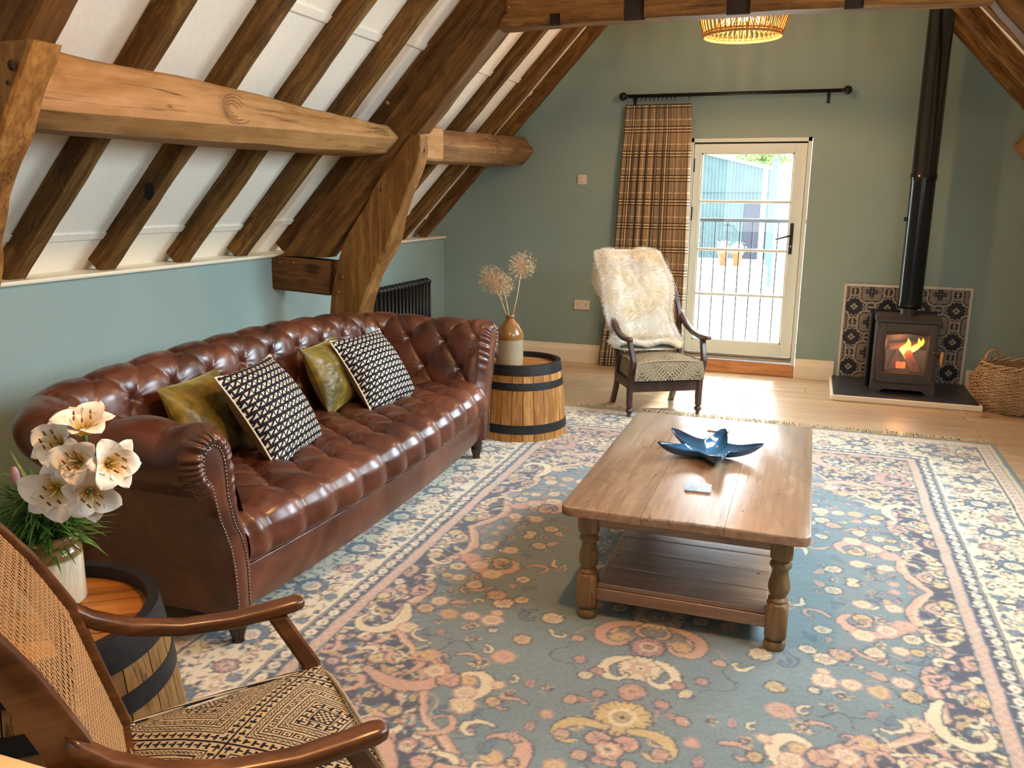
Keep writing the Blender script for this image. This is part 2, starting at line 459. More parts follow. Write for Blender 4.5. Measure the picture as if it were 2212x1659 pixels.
post = strip_timber('crooked_post', PZ, PL, PR, TY-.02, PD, M_oakz, 'crooked oak truss post rising behind the sofa beside the radiator', 4)
for x, z in ((-2.75, .985), (-2.78, .89)): peg(post, (x, TY-.03, z))
M_knot_mortice = plain('dark_knot_mortice_shade', '#24150b', .85, bump=.5)
for x, y, z, s in ((-2.42, TY+.07, 1.31, .02), (-2.21, TY+.03, 1.75, .012), (-2.47, TY-.03, 1.52, .008)):
    k = MB().ball((0, 0, 0), s, 8, 5, (.7, .5, 1.3)).build('knot_hole', M_knot_mortice, post, smooth=True); k.location = (x-post.location.x, y-post.location.y, z)
post1 = strip_timber('crooked_post', [0, .35, .69, .975, 1.195, 1.45, 1.66, 1.78, 1.90], [-2.97, -2.92, -2.875, -2.83, -2.745, -2.57, -2.42, -2.31, -2.21], [-2.8, -2.73, -2.665, -2.555, -2.435, -2.32, -2.19, -2.11, -2.035], 1.87, [d*1.0 for d in PD], M_oakz, 'knotty oak truss post cut off by the left picture edge', 14, wob=.014)
post_r = strip_timber('crooked_post', PZ, [mirx(x) for x in PR], [mirx(x) for x in PL], TY-.02, PD, M_oakz, 'crooked oak truss post by the right wall, outside the picture', 24)
for x, y, z, s in ((-2.115, 1.868, 1.835, .014), (-2.135, 1.868, 1.79, .007), (-2.24, 1.868, 1.80, .03)):
    k = MB().ball((0, 0, 0), s, 8, 5, (1, .45, 1.1)).build('knot_hole', M_knot_mortice, post1, smooth=True); k.location = (x-post1.location.x, y-post1.location.y, z)
# principal rafters of the trusses
QZ = [1.10, 1.6, 2.1, 2.6, 3.1, 3.45]
QL = [-3.215+.949*(z-1.112) for z in QZ]; QR = [-2.885+.895*(z-1.105) for z in QZ]
prin = strip_timber('principal_rafter', QZ, QL, QR, TY, [.14]*6, wood('principal_oak', '#3c2610', '#67461f', '#8a6230', 2, .62, .9, .2, .4, pre=-.76), 'big sloping truss timber from the stub block up to the tie beam', 31, 'beam', .008)
prin_mat = prin.data.materials[0]
prin1 = strip_timber('principal_rafter', QZ, QL, QR, 1.95, [.12]*6, prin_mat, 'big sloping truss timber in the upper left corner', 33, 'beam', .008)
prin_r = strip_timber('principal_rafter', QZ, [mirx(x) for x in QR], [mirx(x) for x in QL], TY, [.14]*6, wood('principal_oak_right', '#3c2610', '#67461f', '#8a6230', 2, .62, .9, .2, .4, pre=.76), 'big sloping truss timber in the upper right corner', 35, 'beam', .008)
peg(prin, (-1.665, TY-.012, 2.50), .012); peg(prin, (-2.42, TY-.012, 2.02), .012)
# stub block at the foot of the truss
blk = timber('tie_block', (-3.279, TY+.06, .995), (-2.86, TY+.06, .968), .15, .215, wood('block_oak', '#3f2612', '#674425', '#855f39', 0, .65, 1, .2, .4), 'short horizontal oak block joining the wall to the crooked post', wob=.004, seed=41, cat='beam')
for x in (-3.215, -3.11):
    p = MB().lathe([(0, -.01), (.011, -.01), (.0095, .008), (0, .012)], n=8).build('peg', M_oakz, blk, smooth=True); p.rotation_euler = (PI/2, 0, 0); p.location = blk.matrix_world.inverted() @ Vector((x, TY-.018, 1.062))
# tie beam across the truss, with empty mortices in its face
def build_collar():
    n = 46; x0, x1 = -1.735, .715
    xs = np.linspace(x0, x1, n); rings = []
    for x in xs:
        zb = 2.392+.014*math.sin((x-x0)/(x1-x0)*PI)-.0+.004*float(vnoise(x*5, 2)); zt = 2.66
        xs_ = 0
        P = [(0, zb+.012), (0, (zb+zt)/2), (0, zt), (.14, zt), (.14, (zb+zt)/2), (.14, zb+.01), (.13, zb), (.07, zb+.002), (.012, zb)]
        rings.append([(x+.62*(z-zb)*(-1 if x > -.5 else 1)*(1 if abs(x-x0) < .02 or abs(x-x1) < .02 else 0), TY-.012+y+.003*float(vnoise(x*9, y*20, z*9)), z) for y, z in P])
    o = MB().loft(rings).build('tie_beam', wood('tie_oak', '#452c12', '#775125', '#996e38', 0, .6, .9, .2, .4), angle=.5)
    for xc, w, za, zb in ((-1.404, .062, 2.40, 2.455), (-.973, .11, 2.40, 2.50), (-.441, .118, 2.40, 2.52), (.105, .088, 2.395, 2.50)):
        c = MB().box(xc-w/2, xc+w/2, TY-.05, TY+.03, za, zb).build('cutter', None)
        md = o.modifiers.new('b', 'BOOLEAN'); md.object = c; md.operation = 'DIFFERENCE'; md.solver = 'EXACT'
        bpy.context.view_layer.update()
        me = bpy.data.meshes.new_from_object(o.evaluated_get(bpy.context.evaluated_depsgraph_get()))
        o.modifiers.clear(); o.data = me; bpy.data.objects.remove(c)
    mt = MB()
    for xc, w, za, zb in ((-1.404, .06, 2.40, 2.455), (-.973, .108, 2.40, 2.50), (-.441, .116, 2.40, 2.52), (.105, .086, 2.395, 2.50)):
        MB().box(xc-w/2, xc+w/2, TY+.012, TY+.03, za+.002, zb-.001).build('mortice_shade', M_knot_mortice, o)  # dark block at the back stands in for shade inside each empty mortice
    return tag(o, 'long horizontal oak tie beam with empty mortices along the top', 'beam')
collar = build_collar()

# purlins
def purlin(sec0, y0, sec1, y1, mat, label, seed, m=False, bow=.0):
    n = int((y1-y0)/.07); rings = []; s0, s1 = np.array(sec0, float), np.array(sec1, float)
    cx = (s0.mean(0)+s1.mean(0))/2
    def refine(s):
        out = []
        for i in range(len(s)):
            a, b_ = s[i], s[(i+1) % len(s)]; pr = s[i-1]
            out += [a+(pr-a)*.08, a+(b_-a)*.08, a+(b_-a)*.5]
        return np.array(out)
    for i in range(n+1):
        t = i/n; y = (y1-y0)*t; s = refine(s0*(1-t)+s1*t)
        c = s.mean(0); d = s-c; ln = np.hypot(d[:, 0], d[:, 1])[:, None]
        nz = (vnoise(y*2.2, d[:, 0]*6, d[:, 1]*6+seed, seed)+.5*vnoise(y*7, d[:, 0]*12, d[:, 1]*12, seed+2))[:, None]
        s = s+d/ln*nz*.010
        s[:, 1] += bow*math.sin(t*PI)
        if m: s[:, 0] = 2*XC-s[:, 0]
        cc = np.array([2*XC-cx[0] if m else cx[0], cx[1]])
        rings.append([(y, -(px-cc[0]), pz-cc[1]) for px, pz in s])
    o = MB().loft(rings).build('purlin', mat, angle=.5)
    o.matrix_world = Matrix(((0, -1, 0, cc[0]), (1, 0, 0, y0), (0, 0, 1, cc[1]), (0, 0, 0, 1)))
    return tag(o, label, 'beam')
M_purl = wood('pale_oak_purlin', '#7a5229', '#a67d4a', '#c0976a', 0, .6, .75, .25, .45, contrast=.75)
SA = [(-2.57, 1.955), (-2.385, 1.96), (-2.345, 1.755), (-2.43, 1.692), (-2.745, 1.70)]
SB = [(-2.60, 1.90), (-2.42, 1.895), (-2.35, 1.82), (-2.44, 1.727), (-2.75, 1.715)]
purl = purlin(SA, 2.02, SB, 4.68, M_purl, 'pale waney oak purlin with a swirling knot running below the left rafters', 51)
PA = [(-2.60, 1.905), (-2.44, 1.905), (-2.355, 1.81), (-2.46, 1.70), (-2.75, 1.69)]
PB = [(-2.60, 2.0), (-2.475, 2.0), (-2.385, 1.878), (-2.495, 1.756), (-2.745, 1.745)]
purl2 = purlin(PA, 4.86, PB, GY-.002, wood('grey_oak_purlin', '#6d4a2a', '#94704a', '#b08c62', 0, .6, .8, .25, .4), 'far oak purlin with chamfered end against the far wall', 52)
purl3 = purlin(PA, 4.86, PB, GY-.002, M_purl, 'oak purlin end poking in at the right picture edge', 53, True)
kn = MB()
for k in range(4):
    a = .02+.014*k; kn.tube([(a*1.5*math.cos(t)+.01*k, -.012+0*t, a*math.sin(t)) for t in np.linspace(.3*k, 4.6+.3*k, 16)], .0016, 4)
k = kn.build('knot_swirl', plain('knot_line', '#6b4220', .8), purl); k.rotation_euler = (-.22, .0, 0); k.location = (1.12, -.142, .03)
# short brace block between post and far purlin
tag(timber('brace_block', (-2.33, TY+.02, 1.80), (-2.30, TY+.30, 1.80), .2, .20, M_purl, None, wob=.006, seed=61), 'short pale brace block wedged between crooked post and far purlin', 'beam')

# ------------------------------------------------------------------ baseboards
def base(name, x0, x1):
    V = [(0, .0), (0, .165), (.006, .165), (.008, .14), (.014, .132), (.018, .12), (.02, .11), (.02, 0)]
    b = MB(); n = len(V); A = [(x0, GY-d, z) for d, z in V]; B_ = [(x1, GY-d, z) for d, z in V]
    b.add(A+B_, [tuple(range(n)), tuple(range(n, 2*n))[::-1]]+[(i, (i+1) % n, (i+1) % n+n, i+n) for i in range(n)])
    tag(b.build(name, M_cream), kind='structure')
base('baseboard_back', -3.279, DX0-.0); base('baseboard_back_2', DX1, .262); base('baseboard_back_3', 1.25, 2.259)
tag(MB().box(-3.279, -3.26, 4.95, GY-.021, 0, .165, .005).build('baseboard_left', M_cream), kind='structure')

# ------------------------------------------------------------------ door
def build_door():
    d = empty('door_1', ((DX0+DX1)/2, 7.5, .1)); tag(d, kind='structure'); ox, oy, oz = d.location
    def P(nm, b, mat, par=d, **k):
        o = b.build(nm, mat, None, **k); o.location = -Vector((ox, oy, oz)); o.parent = par
        return o
    x0, x1, zt = DX0+.002, DX1-.002, DZ1-.002
    fr = MB().box(x0, x0+.03, GY-.002, GY+.11, .10, zt).box(x1-.03, x1, GY-.002, GY+.11, .10, zt).box(x0, x1, GY-.002, GY+.11, zt-.03, zt)
    fr.box(x0+.03, x0+.045, GY+.07, GY+.11, .14, zt-.03).box(x1-.045, x1-.03, GY+.07, GY+.11, .14, zt-.03)
    frame = P('frame', fr, M_white)
    gap = MB().box(x0+.03, x1-.03, GY+.055, GY+.07, zt-.043, zt-.03)
    P('weather_seal', gap, M_black)
    la, lb, lz0, lz1 = x0+.033, x1-.033, .165, zt-.044
    gx0, gx1, gz0, gz1 = -.925, -.18, .27, 1.852
    lf = MB().box(la, gx0, GY+.03, GY+.075, lz0, lz1, .003).box(gx1, lb, GY+.03, GY+.075, lz0, lz1, .003).box(gx0, gx1, GY+.03, GY+.075, gz1, lz1).box(gx0, gx1, GY+.03, GY+.075, lz0, gz0)
    for a in ((gx0, gx0+.012, gz0, gz1), (gx1-.012, gx1, gz0, gz1), (gx0, gx1, gz0, gz0+.012), (gx0, gx1, gz1-.012, gz1)):
        lf.box(a[0], a[1], GY+.036, GY+.042, a[2], a[3])
    leaf = P('leaf', lf, M_white)
    def S(nm, b, mat, **k): o = b.build(nm, mat, leaf, **k); return o
    for z in (1.457, 1.057, .676):
        S('glazing_bar', MB().box(gx0, gx1, GY+.028, GY+.06, z-.011, z+.011, .003), M_white)
    gm = N('door_glass'); tr = gm.n('ShaderNodeBsdfTransparent'); gl = gm.n('ShaderNodeBsdfGlossy'); gl.inputs['Roughness'].default_value = 0
    mx = gm.n('ShaderNodeMixShader'); mx.inputs[0].default_value = .05; gm.l(tr.outputs[0], mx.inputs[1]); gm.l(gl.outputs[0], mx.inputs[2]); gm.l(mx.outputs[0], gm.out.inputs[0])
    S('pane', MB().box(gx0, gx1, GY+.048, GY+.052, gz0, gz1), gm.m)
    hd = MB().box(-.158-.014, -.158+.014, GY+.022, GY+.03, 1.035, 1.29, .006)
    h = S('handle_plate', hd, M_black)
    S('handle', MB().tube([(-.158, GY+.03, 1.19), (-.158, GY-.025, 1.19), (-.17, GY-.03, 1.188), (-.28, GY-.03, 1.155)], [.009, .008, .009, .007], 10), M_black, smooth=True)
    S('lock', MB().tube([(-.158, GY+.024, 1.10), (-.158, GY+.014, 1.10)], .009, 12), plain('lock_brass', '#c9c2ae', .25, 1), smooth=True)
    for z in (1.70, 1.30):
        S('hinge', MB().tube([(la-.004, GY+.022, z), (la-.004, GY+.022, z+.11)], .008, 8).box(la-.02, la+.008, GY+.018, GY+.03, z, z+.11), M_black)
    P('threshold', MB().box(x0, x1, GY+.0, GY+.13, .12, .142, .003).box(x0, x1, GY+.03, GY+.13, .142, .16, .003), plain('threshold_metal', '#8d8a80', .4, .6))
    P('step_board', MB().box(x0, x1, GY+.0, GY+.155, .0, .105, .004), wood('oak_step', '#a8693a', '#c88a54', '#dba672', 0, .4, .8, .4, .1))
build_door()

# ------------------------------------------------------------------ outside
def build_outside():
    M_tin = plain('teal_corrugated_tin', '#33474b', .6, .0, .4, .15, .2, 3)
    yd = MB().box(-14, 14, 9.1, 40, -.12, -.02).build('yard_ground', plain('pale_concrete', '#d9d3c6', .9, var=.12, scale=2)); tag(yd, kind='structure')
    dk = MB().box(-1.7, .7, 7.62, 8.42, -.02, .06).build('balcony_deck', plain('pale_stone', '#d8d4ca', .8)); tag(dk, kind='structure')
    r = empty('balcony_railing', (-.5, 8.3, .06)); tag(r, 'black metal balcony railing beyond the glazed door', 'railing')
    MB().box(-1.15, 1.15, -.022, .022, 1.205, 1.24, .004).build('top_rail', M_black, r)
    MB().box(-1.15, 1.15, -.012, .012, .07, .085).build('bottom_rail', M_black, r)
    bal = None
    for k in range(18):
        if bal is None: bal = MB().box(-.006, .006, -.006, .006, .085, 1.205).build('baluster', M_black, r); bal.location.x = -1.043
        else: dup(bal, r, location=(-1.043+k*.1135, 0, 0))
    for s in (-1.13, 1.13): MB().box(s-.02, s+.02, -.02, .02, 0, 1.205).build('post', M_black, r)
    # corrugated barn
    bn = empty('tin_barn', (-4, 22, -.02)); tag(bn, 'teal corrugated tin barn with a sloping gable across the yard', 'building')
    x0, x1 = -4.0, 2.97; nx = 470; xs = np.linspace(x0, x1, nx); top = lambda x: 2.53-(x-1.4)*.235 if x > .2 else 2.81
    V = []
    for i, x in enumerate(xs):
        y = .016*math.sin(x*2*PI/.085); V += [(x, y, 0), (x, y, 1.62), (x, y-.03, 1.62), (x, y-.03, top(x))]
    MB().add(V, grid_faces(nx, 4).tolist()).build('tin_cladding', M_tin, bn)
    MB().box(x0, x1, .04, 4, 0, 2.1).build('barn_body', M_tin, bn)
    MB().add([(.2, -.12, 2.87), (3.05, -.12, 2.20), (3.05, -.12, 2.13), (.2, -.12, 2.80), (.2, 4, 2.87), (3.05, 4, 2.20), (3.05, 4, 2.13), (.2, 4, 2.80)], [(0, 1, 2, 3), (4, 7, 6, 5), (0, 4, 5, 1), (1, 5, 6, 2), (2, 6, 7, 3), (3, 7, 4, 0)]).build('barge_board', plain('white_board', '#e9ecec', .6), bn)
    MB().box(2.42, 2.80, -.05, .0, .0, 1.35).build('barn_doorway', plain('barn_dark', '#161b2a', .8), bn)
    tag(MB().box(-.045, .045, -.05, .05, -.02, 2.1, .005).build('white_pillar', plain('white_wash', '#f0efe9', .7), loc=(-.93, 17.5, 0)), 'white painted pillar in front of the barn doorway', 'pillar')
    tag(MB().box(-.055, .055, -.05, .05, -.02, 2.15, .005).build('teal_post', M_tin, loc=(-.67, 15.5, 0)), 'teal painted post beside the white outbuilding', 'post')
    ob = empty('white_outbuilding', (1.3, 17, -.02)); tag(ob, 'bright white outbuilding at the right of the yard', 'building')
    MB().box(-1.92, 2.6, 0, 3, 0, 2.0).build('wall', plain('white_render', '#f4f3ee', .8), ob)
    MB().add([(-2.1, -.15, 2.0), (2.7, -.15, 2.0), (2.7, -.15, 4.4), (-2.1, 3.1, 2.0), (2.7, 3.1, 2.0), (2.7, 3.1, 4.4)], [(0, 1, 2), (3, 5, 4), (0, 2, 5, 3), (0, 3, 4, 1), (1, 4, 5, 2)]).build('roof', plain('pale_roof', '#e8e8e4', .8), ob)
    tr = empty('leafy_tree', (-1.75, 31, -.02)); tag(tr, 'green treetop showing above the barn roof', 'tree')
    MB().tube([(0, 0, 0), (0, 0, 2.4)], [.14, .07], 8).build('trunk', M_oakz, tr, smooth=True)
    n = 2200; c = rng.normal(size=(n, 3))*np.array([.55, .4, .33])+np.array([0, 0, 2.65]); d = rng.normal(size=(n, 3))*.05; e = rng.normal(size=(n, 3))*.05
    V = np.stack([c, c+d, c+d+e, c+e], 1).reshape(-1, 3); F = np.arange(n*4).reshape(-1, 4)
    tag(mesh('foliage', V, F, plain('leaf_green', '#4d6a26', .7), tr, False), kind='stuff')
    yw = MB().box(-1.2, .36, 0, .2, -.02, .47, .02).build('yard_wall', plain('limewash', '#e9e5da', .8), loc=(-.95, 13.25, 0)); tag(yw, kind='structure')
    M_ter = plain('terracotta', '#a1421f', .8, var=.15)
    for i, (x, lab) in enumerate(((-1.25, 'left terracotta pot on the low yard wall'), (-1.04, 'right terracotta pot on the low yard wall'))):
        t = empty('terracotta_pot', (x, 13.35, .47)); tag(t, lab, 'pot', 'terracotta pots on the yard wall')
        MB().lathe([(0, 0), (.05, 0), (.075, .17), (.088, .17), (.088, .21), (.07, .21), (.065, .17), (0, .17)], n=20).build('bowl', M_ter, t, smooth=True)
        n = 160; c = rng.normal(size=(n, 3))*np.array([.04, .04, .04])+np.array([0, 0, .27]); d = rng.normal(size=(n, 3))*.015; e = rng.normal(size=(n, 3))*.015
        tag(mesh('flowers', np.stack([c, c+d, c+d+e, c+e], 1).reshape(-1, 3), np.arange(n*4).reshape(-1, 4), plain('blossom', '#e8e0d4', .7), t, False), kind='stuff')
build_outside()

# ------------------------------------------------------------------ leather sofa
def leather_mat():
    x = N('brown_leather'); v = x.coord()
    a = x.noise(v, 3.5, 5, .6, .6); f = x.noise(v, 260, 3); md_ = x.noise(v, 26, 4, .6)
    col = x.ramp(a, [(.30, lin('#30170d')), (.5, lin('#4f2819')), (.72, lin('#6d3f2b'))])
    vo = x.n('ShaderNodeTexVoronoi'); vo.feature = 'DISTANCE_TO_EDGE'; vo.inputs['Scale'].default_value = 42; x.l(v, vo.inputs['Vector'])
    rg = x.ramp(md_, [(.3, .27), (.7, .40)])
    mm = x.n('ShaderNodeMath', operation='MULTIPLY_ADD'); x.l(x.ramp(vo.outputs['Distance'], [(0, 0.0), (.08, 1.0)]), mm.inputs[0]); mm.inputs[1].default_value = .06; x.l(f, mm.inputs[2])
    mn = x.n('ShaderNodeMath', operation='MULTIPLY_ADD'); x.l(md_, mn.inputs[0]); mn.inputs[1].default_value = 1.2; x.l(mm.outputs[0], mn.inputs[2])
    x.bump(mn.outputs[0], .10, .002)
    m = x.set(col, rg, 0, .55); x.b.inputs['Coat Weight'].default_value = .22; x.b.inputs['Coat Roughness'].default_value = .22
    return m
M_leather = leather_mat()
M_stud = plain('antique_stud_metal', '#8c8378', .3, .9)
M_darkleg = plain('dark_stained_leg', '#2a140d', .25, 0, .6, .2)
SO = np.array([-1.70, 3.275, 0.0])

def tuft(u, v, U, Vr, rows_top, A, pit, seed, u0=0, first=0):
    """button tufting height; rows at v=first..rows_top (in units of Vr)"""
    a = (u-u0)/U; r = v/Vr
    sa = np.abs(np.sin(PI*(a+r/2))); sb = np.abs(np.sin(PI*(a-r/2)))
    h = (sa*sb)**.5
    offt = (rows_top % 2)*.5
    hp = np.abs(np.sin(PI*(a+offt)))**.7
    w = sst(rows_top-.02, rows_top+.25, r)
    offb = (first % 2)*.5
    hb = np.abs(np.sin(PI*(a+offb)))**.9
    wb = 1-sst(first-.25, first+.02, r)
    H = h*(1-w)*(1-wb)+hp*w+hb*wb
    # buttons
    P = np.zeros_like(H); wr = np.zeros_like(H)
    for k in range(first, rows_top+1):
        ak = a+(k % 2)*.5; du = (ak-np.round(ak))*U; dv = (r-k)*Vr; d = np.hypot(du, dv)
        P += np.exp(-(d/.020)**2)
        th = np.arctan2(dv, du); cell = np.round(ak)
        wr += np.sin(th*13+cell*2.3+k)*np.exp(-((d-.035)/.028)**2)*.6
    return A*H-pit*P+wr*.0016

def build_sofa():
    root = empty('chesterfield_sofa', tuple(SO)); tag(root, 'long brown leather button-tufted sofa with rolled arms under the eaves', 'sofa')
    yA, xB, rc = 1.215, -.80, .24
    # path of the roll axis (x,y) with inward normals
    pts = []
    L1 = (-.02) - (xB+rc)
    def path(s):
        l1 = L1; la = rc*PI/2; l2 = 2*(yA-rc)
        if s < l1: return (-.02-s, -yA, 0, 1)
        s -= l1
        if s < la:
            t = s/rc; return (xB+rc-rc*math.sin(t), -yA+rc-rc*math.cos(t), math.sin(t), math.cos(t))
        s -= la
        if s < l2: return (xB, -yA+rc+s, 1, 0)
        s -= l2
        if s < la:
            t = s/rc; return (xB+rc-rc*math.cos(t), yA-rc+rc*math.sin(t), math.cos(t), -math.sin(t))
        s -= la; return (xB+rc+s, yA, 0, -1)
    Ltot = 2*L1+rc*PI+2*(yA-rc)
    # profile as points (n, z) relative; z above roll centre handled through zr
    prof = [(.185, .33), (.172, .42), (.150, .50), (.128, .575), (.112, .635)]
    RR = .098
    for a in np.radians(np.arange(5, 236, 11)): prof.append((RR*math.cos(a), .69+RR*math.sin(a)))
    prof += [(-.035, .585), (-.012, .57), (.0, .54), (.02, .48), (.05, .38), (.066, .28), (.072, .2), (.072, .12)]
    prof = np.array(prof); sl = np.r_[0, np.cumsum(np.hypot(*np.diff(prof, axis=0).T))]
    nv = 230; vv = np.linspace(0, sl[-1], nv); pn = np.interp(vv, sl, prof[:, 0]); pz = np.interp(vv, sl, prof[:, 1])
    for _ in range(2): pn[1:-1] = (pn[:-2]+2*pn[1:-1]+pn[2:])/4; pz[1:-1] = (pz[:-2]+2*pz[1:-1]+pz[2:])/4
    tn = np.gradient(pn); tz = np.gradient(pz); ln = np.hypot(tn, tz); nn_, nz_ = tz/ln, -tn/ln      # outward normal of profile
    nn_, nz_ = nn_, nz_
    nu = 620; uu = np.linspace(0, Ltot, nu)
    PP = np.array([path(s) for s in uu])
    ypos = PP[:, 1]
    onback = sst(0.0, .22, (PP[:, 0]*-1-.38)/1.0)          # 0 on arms, 1 on back
    zr = .055*onback*np.cos(np.clip(ypos/1.15, -1, 1)*PI/2)**.8+.012*onback
    lean = .07*onback
    roll_r = 1+.0*onback
    Uu, Vv = np.meshgrid(uu, vv, indexing='ij')
    Us = Ltot/17.0
    rows_v = .150
    top_row = 3
    H = tuft(Uu, Vv-.06, Us, rows_v, top_row, .021, .020, 1, u0=0, first=0)
    fade = 1-sst(.60, .72, Vv)
    edge = sst(0, .05, Uu)*sst(0, .05, Ltot-Uu)
    H = H*(1-.42*sst(.42, .60, Vv))
    H = H*(fade)*(.15+.85*edge)+(1-fade)*.010
    H += .002*fbm(Uu*9, Vv*9, 0, 3)*fade
    low = np.clip((.64-pz)/.3, 0, 1)*(vv < .45)                # lower inner face leans forward on the back
    n_ = pn[None, :]+lean[:, None]*low[None, :]
    z_ = pz[None, :]+zr[:, None]*sst(.34, .66, pz)[None, :]
    n_ = n_+nn_[None, :]*H*1.0; z_ = z_+nz_[None, :]*H
    X = PP[:, 0][:, None]+PP[:, 2][:, None]*n_; Y = PP[:, 1][:, None]+PP[:, 3][:, None]*n_
    # body of arms and back share one skin: leather continues around
    V = np.stack([X, Y, z_], 2).reshape(-1, 3)
    F = grid_faces(nu, nv)
    o = mesh('tufted_back_and_arms', V, F, M_leather, root)
    bmf(o)
    # ---- seat
    y0, y1 = -1.085, 1.085
    ns, nd = 520, 210
    ys = np.linspace(y0, y1, ns)
    bow = lambda y: .058*(1-np.clip(np.abs(y)/1.1, 0, 1)**2)
    # depth profile: front bottom seam -> over the edge -> back
    fp = [(.0, .278), (.012, .30), (.018, .34), (.012, .385), (-.008, .415), (-.04, .433), (-.09, .44), (-.2, .442), (-.40, .438), (-.64, .43)]
    fp = np.array(fp); fl = np.r_[0, np.cumsum(np.hypot(*np.diff(fp, axis=0).T))]
    dv = np.linspace(0, fl[-1], nd); fx = np.interp(dv, fl, fp[:, 0]); fz = np.interp(dv, fl, fp[:, 1])
    for _ in range(3): fx[1:-1] = (fx[:-2]+2*fx[1:-1]+fx[2:])/4; fz[1:-1] = (fz[:-2]+2*fz[1:-1]+fz[2:])/4
    tx = np.gradient(fx); tz = np.gradient(fz); ln = np.hypot(tx, tz); nx, nz = tz/ln, -tx/ln
    Uu, Vv = np.meshgrid(ys, dv, indexing='ij')
    yc = (2.496-SO[1])
    # r: rows start at v=.27 ; pleats go straight down the front edge
    H = tuft(Uu, Vv-.275, .19, .125, 3, .030, .022, 2, u0=yc, first=0)
    env = sst(0, .05, Vv)
    side = sst(0, .05, Uu-y0)*sst(0, .05, y1-Uu)
    H = (.004+H)*env*(.2+.8*side)
    rip = np.sin((Uu-yc)*2*PI/.19*4+3*fbm(Uu*14, Vv*3, 0, 9))*np.exp(-((Vv-.21)/.045)**2)*.0012*np.abs(np.sin(PI*(Uu-yc)/.19))
    H = H+rip+.0022*fbm(Uu*10, Vv*10, 0, 5)*env
    X = fx[None, :]+bow(Uu)+nx[None, :]*H; Z = fz[None, :]+nz[None, :]*H
    V = np.stack([X, Uu, Z], 2).reshape(-1, 3)
    o = mesh('tufted_seat', V, grid_faces(ns, nd), M_leather, root); bmf(o)
    # ---- apron below the seat and piping
    na = 90; ys = np.linspace(-1.15, 1.15, na); rings = []
    for y in ys:
        b_ = float(bow(y)); yy = y
        rings.append([(-.0+b_-.003, yy, .276), (b_+.004, yy, .25), (b_+.006, yy, .2), (b_-.002, yy, .15), (b_-.014, yy, .122), (-.06, yy, .118), (-.06, yy, .276)])
    MB().loft(rings).build('apron', M_leather, root, angle=.9)
    MB().tube([(float(bow(y))+.005, y, .279) for y in np.linspace(-1.09, 1.09, 80)], .0055, 6).build('piping', M_leather, root, smooth=True)
    # carcass under the seat
    MB().box(-.74, -.03, -1.13, 1.13, .118, .30).build('carcass', M_leather, root)
    # ---- arm fronts
    Cin = np.array([(2.118, .12), (2.118, .19), (2.113, .30), (2.100, .38), (2.075, .45), (2.055, .50), (2.042, .56), (2.032, .615), (2.005, .645), (1.996, .68), (2.0, .715), (2.022, .738), (2.05, .742), (2.078, .725), (2.094, .69), (2.099, .64), (2.101, .56), (2.124, .458), (2.155, .40), (2.17, .35), (2.178, .28), (2.177, .2), (2.176, .12)])
    Cout = np.array([(2.110, .12), (2.110, .19), (2.104, .30), (2.092, .38), (2.066, .45), (2.045, .50), (2.030, .555), (2.008, .588), (1.968, .612), (1.945, .66), (1.945, .715), (1.975, .775), (2.045, .803), (2.11, .785), (2.15, .74), (2.163, .68), (2.172, .615), (2.20, .47), (2.222, .41), (2.232, .352), (2.226, .28), (2.214, .2), (2.210, .12)])
    def res(C, n):
        s = np.linspace(0, 1, len(C)); t = np.linspace(0, 1, n); q = np.stack([np.interp(t, s, C[:, 0]), np.interp(t, s, C[:, 1])], 1)
        for _ in range(6): q[1:-1] = (q[:-2]+2*q[1:-1]+q[2:])/4
        return q
    nt, nw = 300, 16
    for side in (0, 1):
        ci, co = res(Cin, nt), res(Cout, nt)
        ci[:, 0] -= 2.06; co[:, 0] -= 2.06
        S = -1 if side == 0 else 1
        tt = np.linspace(0, 1, nt)
        gather = sst(.28, .36, tt)*(1-sst(.70, .78, tt))
        w = np.linspace(0, 1, nw)
        rip = np.sin(tt*2*PI*44+2*np.sin(tt*60))
        P = co[:, None, :]*(1-w)[None, :, None]+ci[:, None, :]*w[None, :, None]
        xs = -.032+.052*np.sin(w*PI/2)[None, :]**.8+0*tt[:, None]
        bul = np.sin(w*PI)[None, :]*(.010*gather[:, None]+.004)
        xs = xs+bul+rip[:, None]*gather[:, None]*.0035*np.sin(w*PI)[None, :]**.6
        outw = P-np.array([0.0, .66])*0-ci[:, None, :]
        P = P+outw*(rip*gather)[:, None, None]*.10*np.sin(w*PI)[None, :, None]
        V = np.stack([xs, S*(yA-0.0)-S*(P[:, :, 0])*1.0, P[:, :, 1]], 2)
        n0 = nt*nw
        # flat inner panel, joined left to right
        half = nt//2; iL = np.arange(half); iR = nt-1-iL
        pv = []
        for k in range(half):
            a, b_ = ci[iL[k]], ci[iR[k]]
            for q in (0, .25, .5, .75, 1):
                p = a*(1-q)+b_*q; pv.append((.019+.006*math.sin(q*PI), S*yA-S*p[0], p[1]))
        VV = np.concatenate([V.reshape(-1, 3), np.array(pv)]); F = np.concatenate([grid_faces(nt, nw), grid_faces(half, 5, off=n0)])
        o = mesh('arm_front', VV, F, M_leather, root); bmf(o)
        st = MB()
        L = np.r_[0, np.cumsum(np.hypot(*np.diff(ci, axis=0).T))]
        for s in np.arange(.006, L[-1], .0125):
            y = np.interp(s, L, ci[:, 0]); z = np.interp(s, L, ci[:, 1])
            st.ball((.022, S*yA-S*y, z), .0042, 6, 4, (.7, 1, 1))
        tag(st.build('nail_trim', M_stud, o, smooth=True), kind='stuff')
    # ---- feet
    lp = [(.034, .12), (.036, .112), (.030, .105), (.036, .098), (.036, .088), (.028, .082), (.033, .074), (.030, .05), (.020, .02), (.022, .012), (.020, 0)]
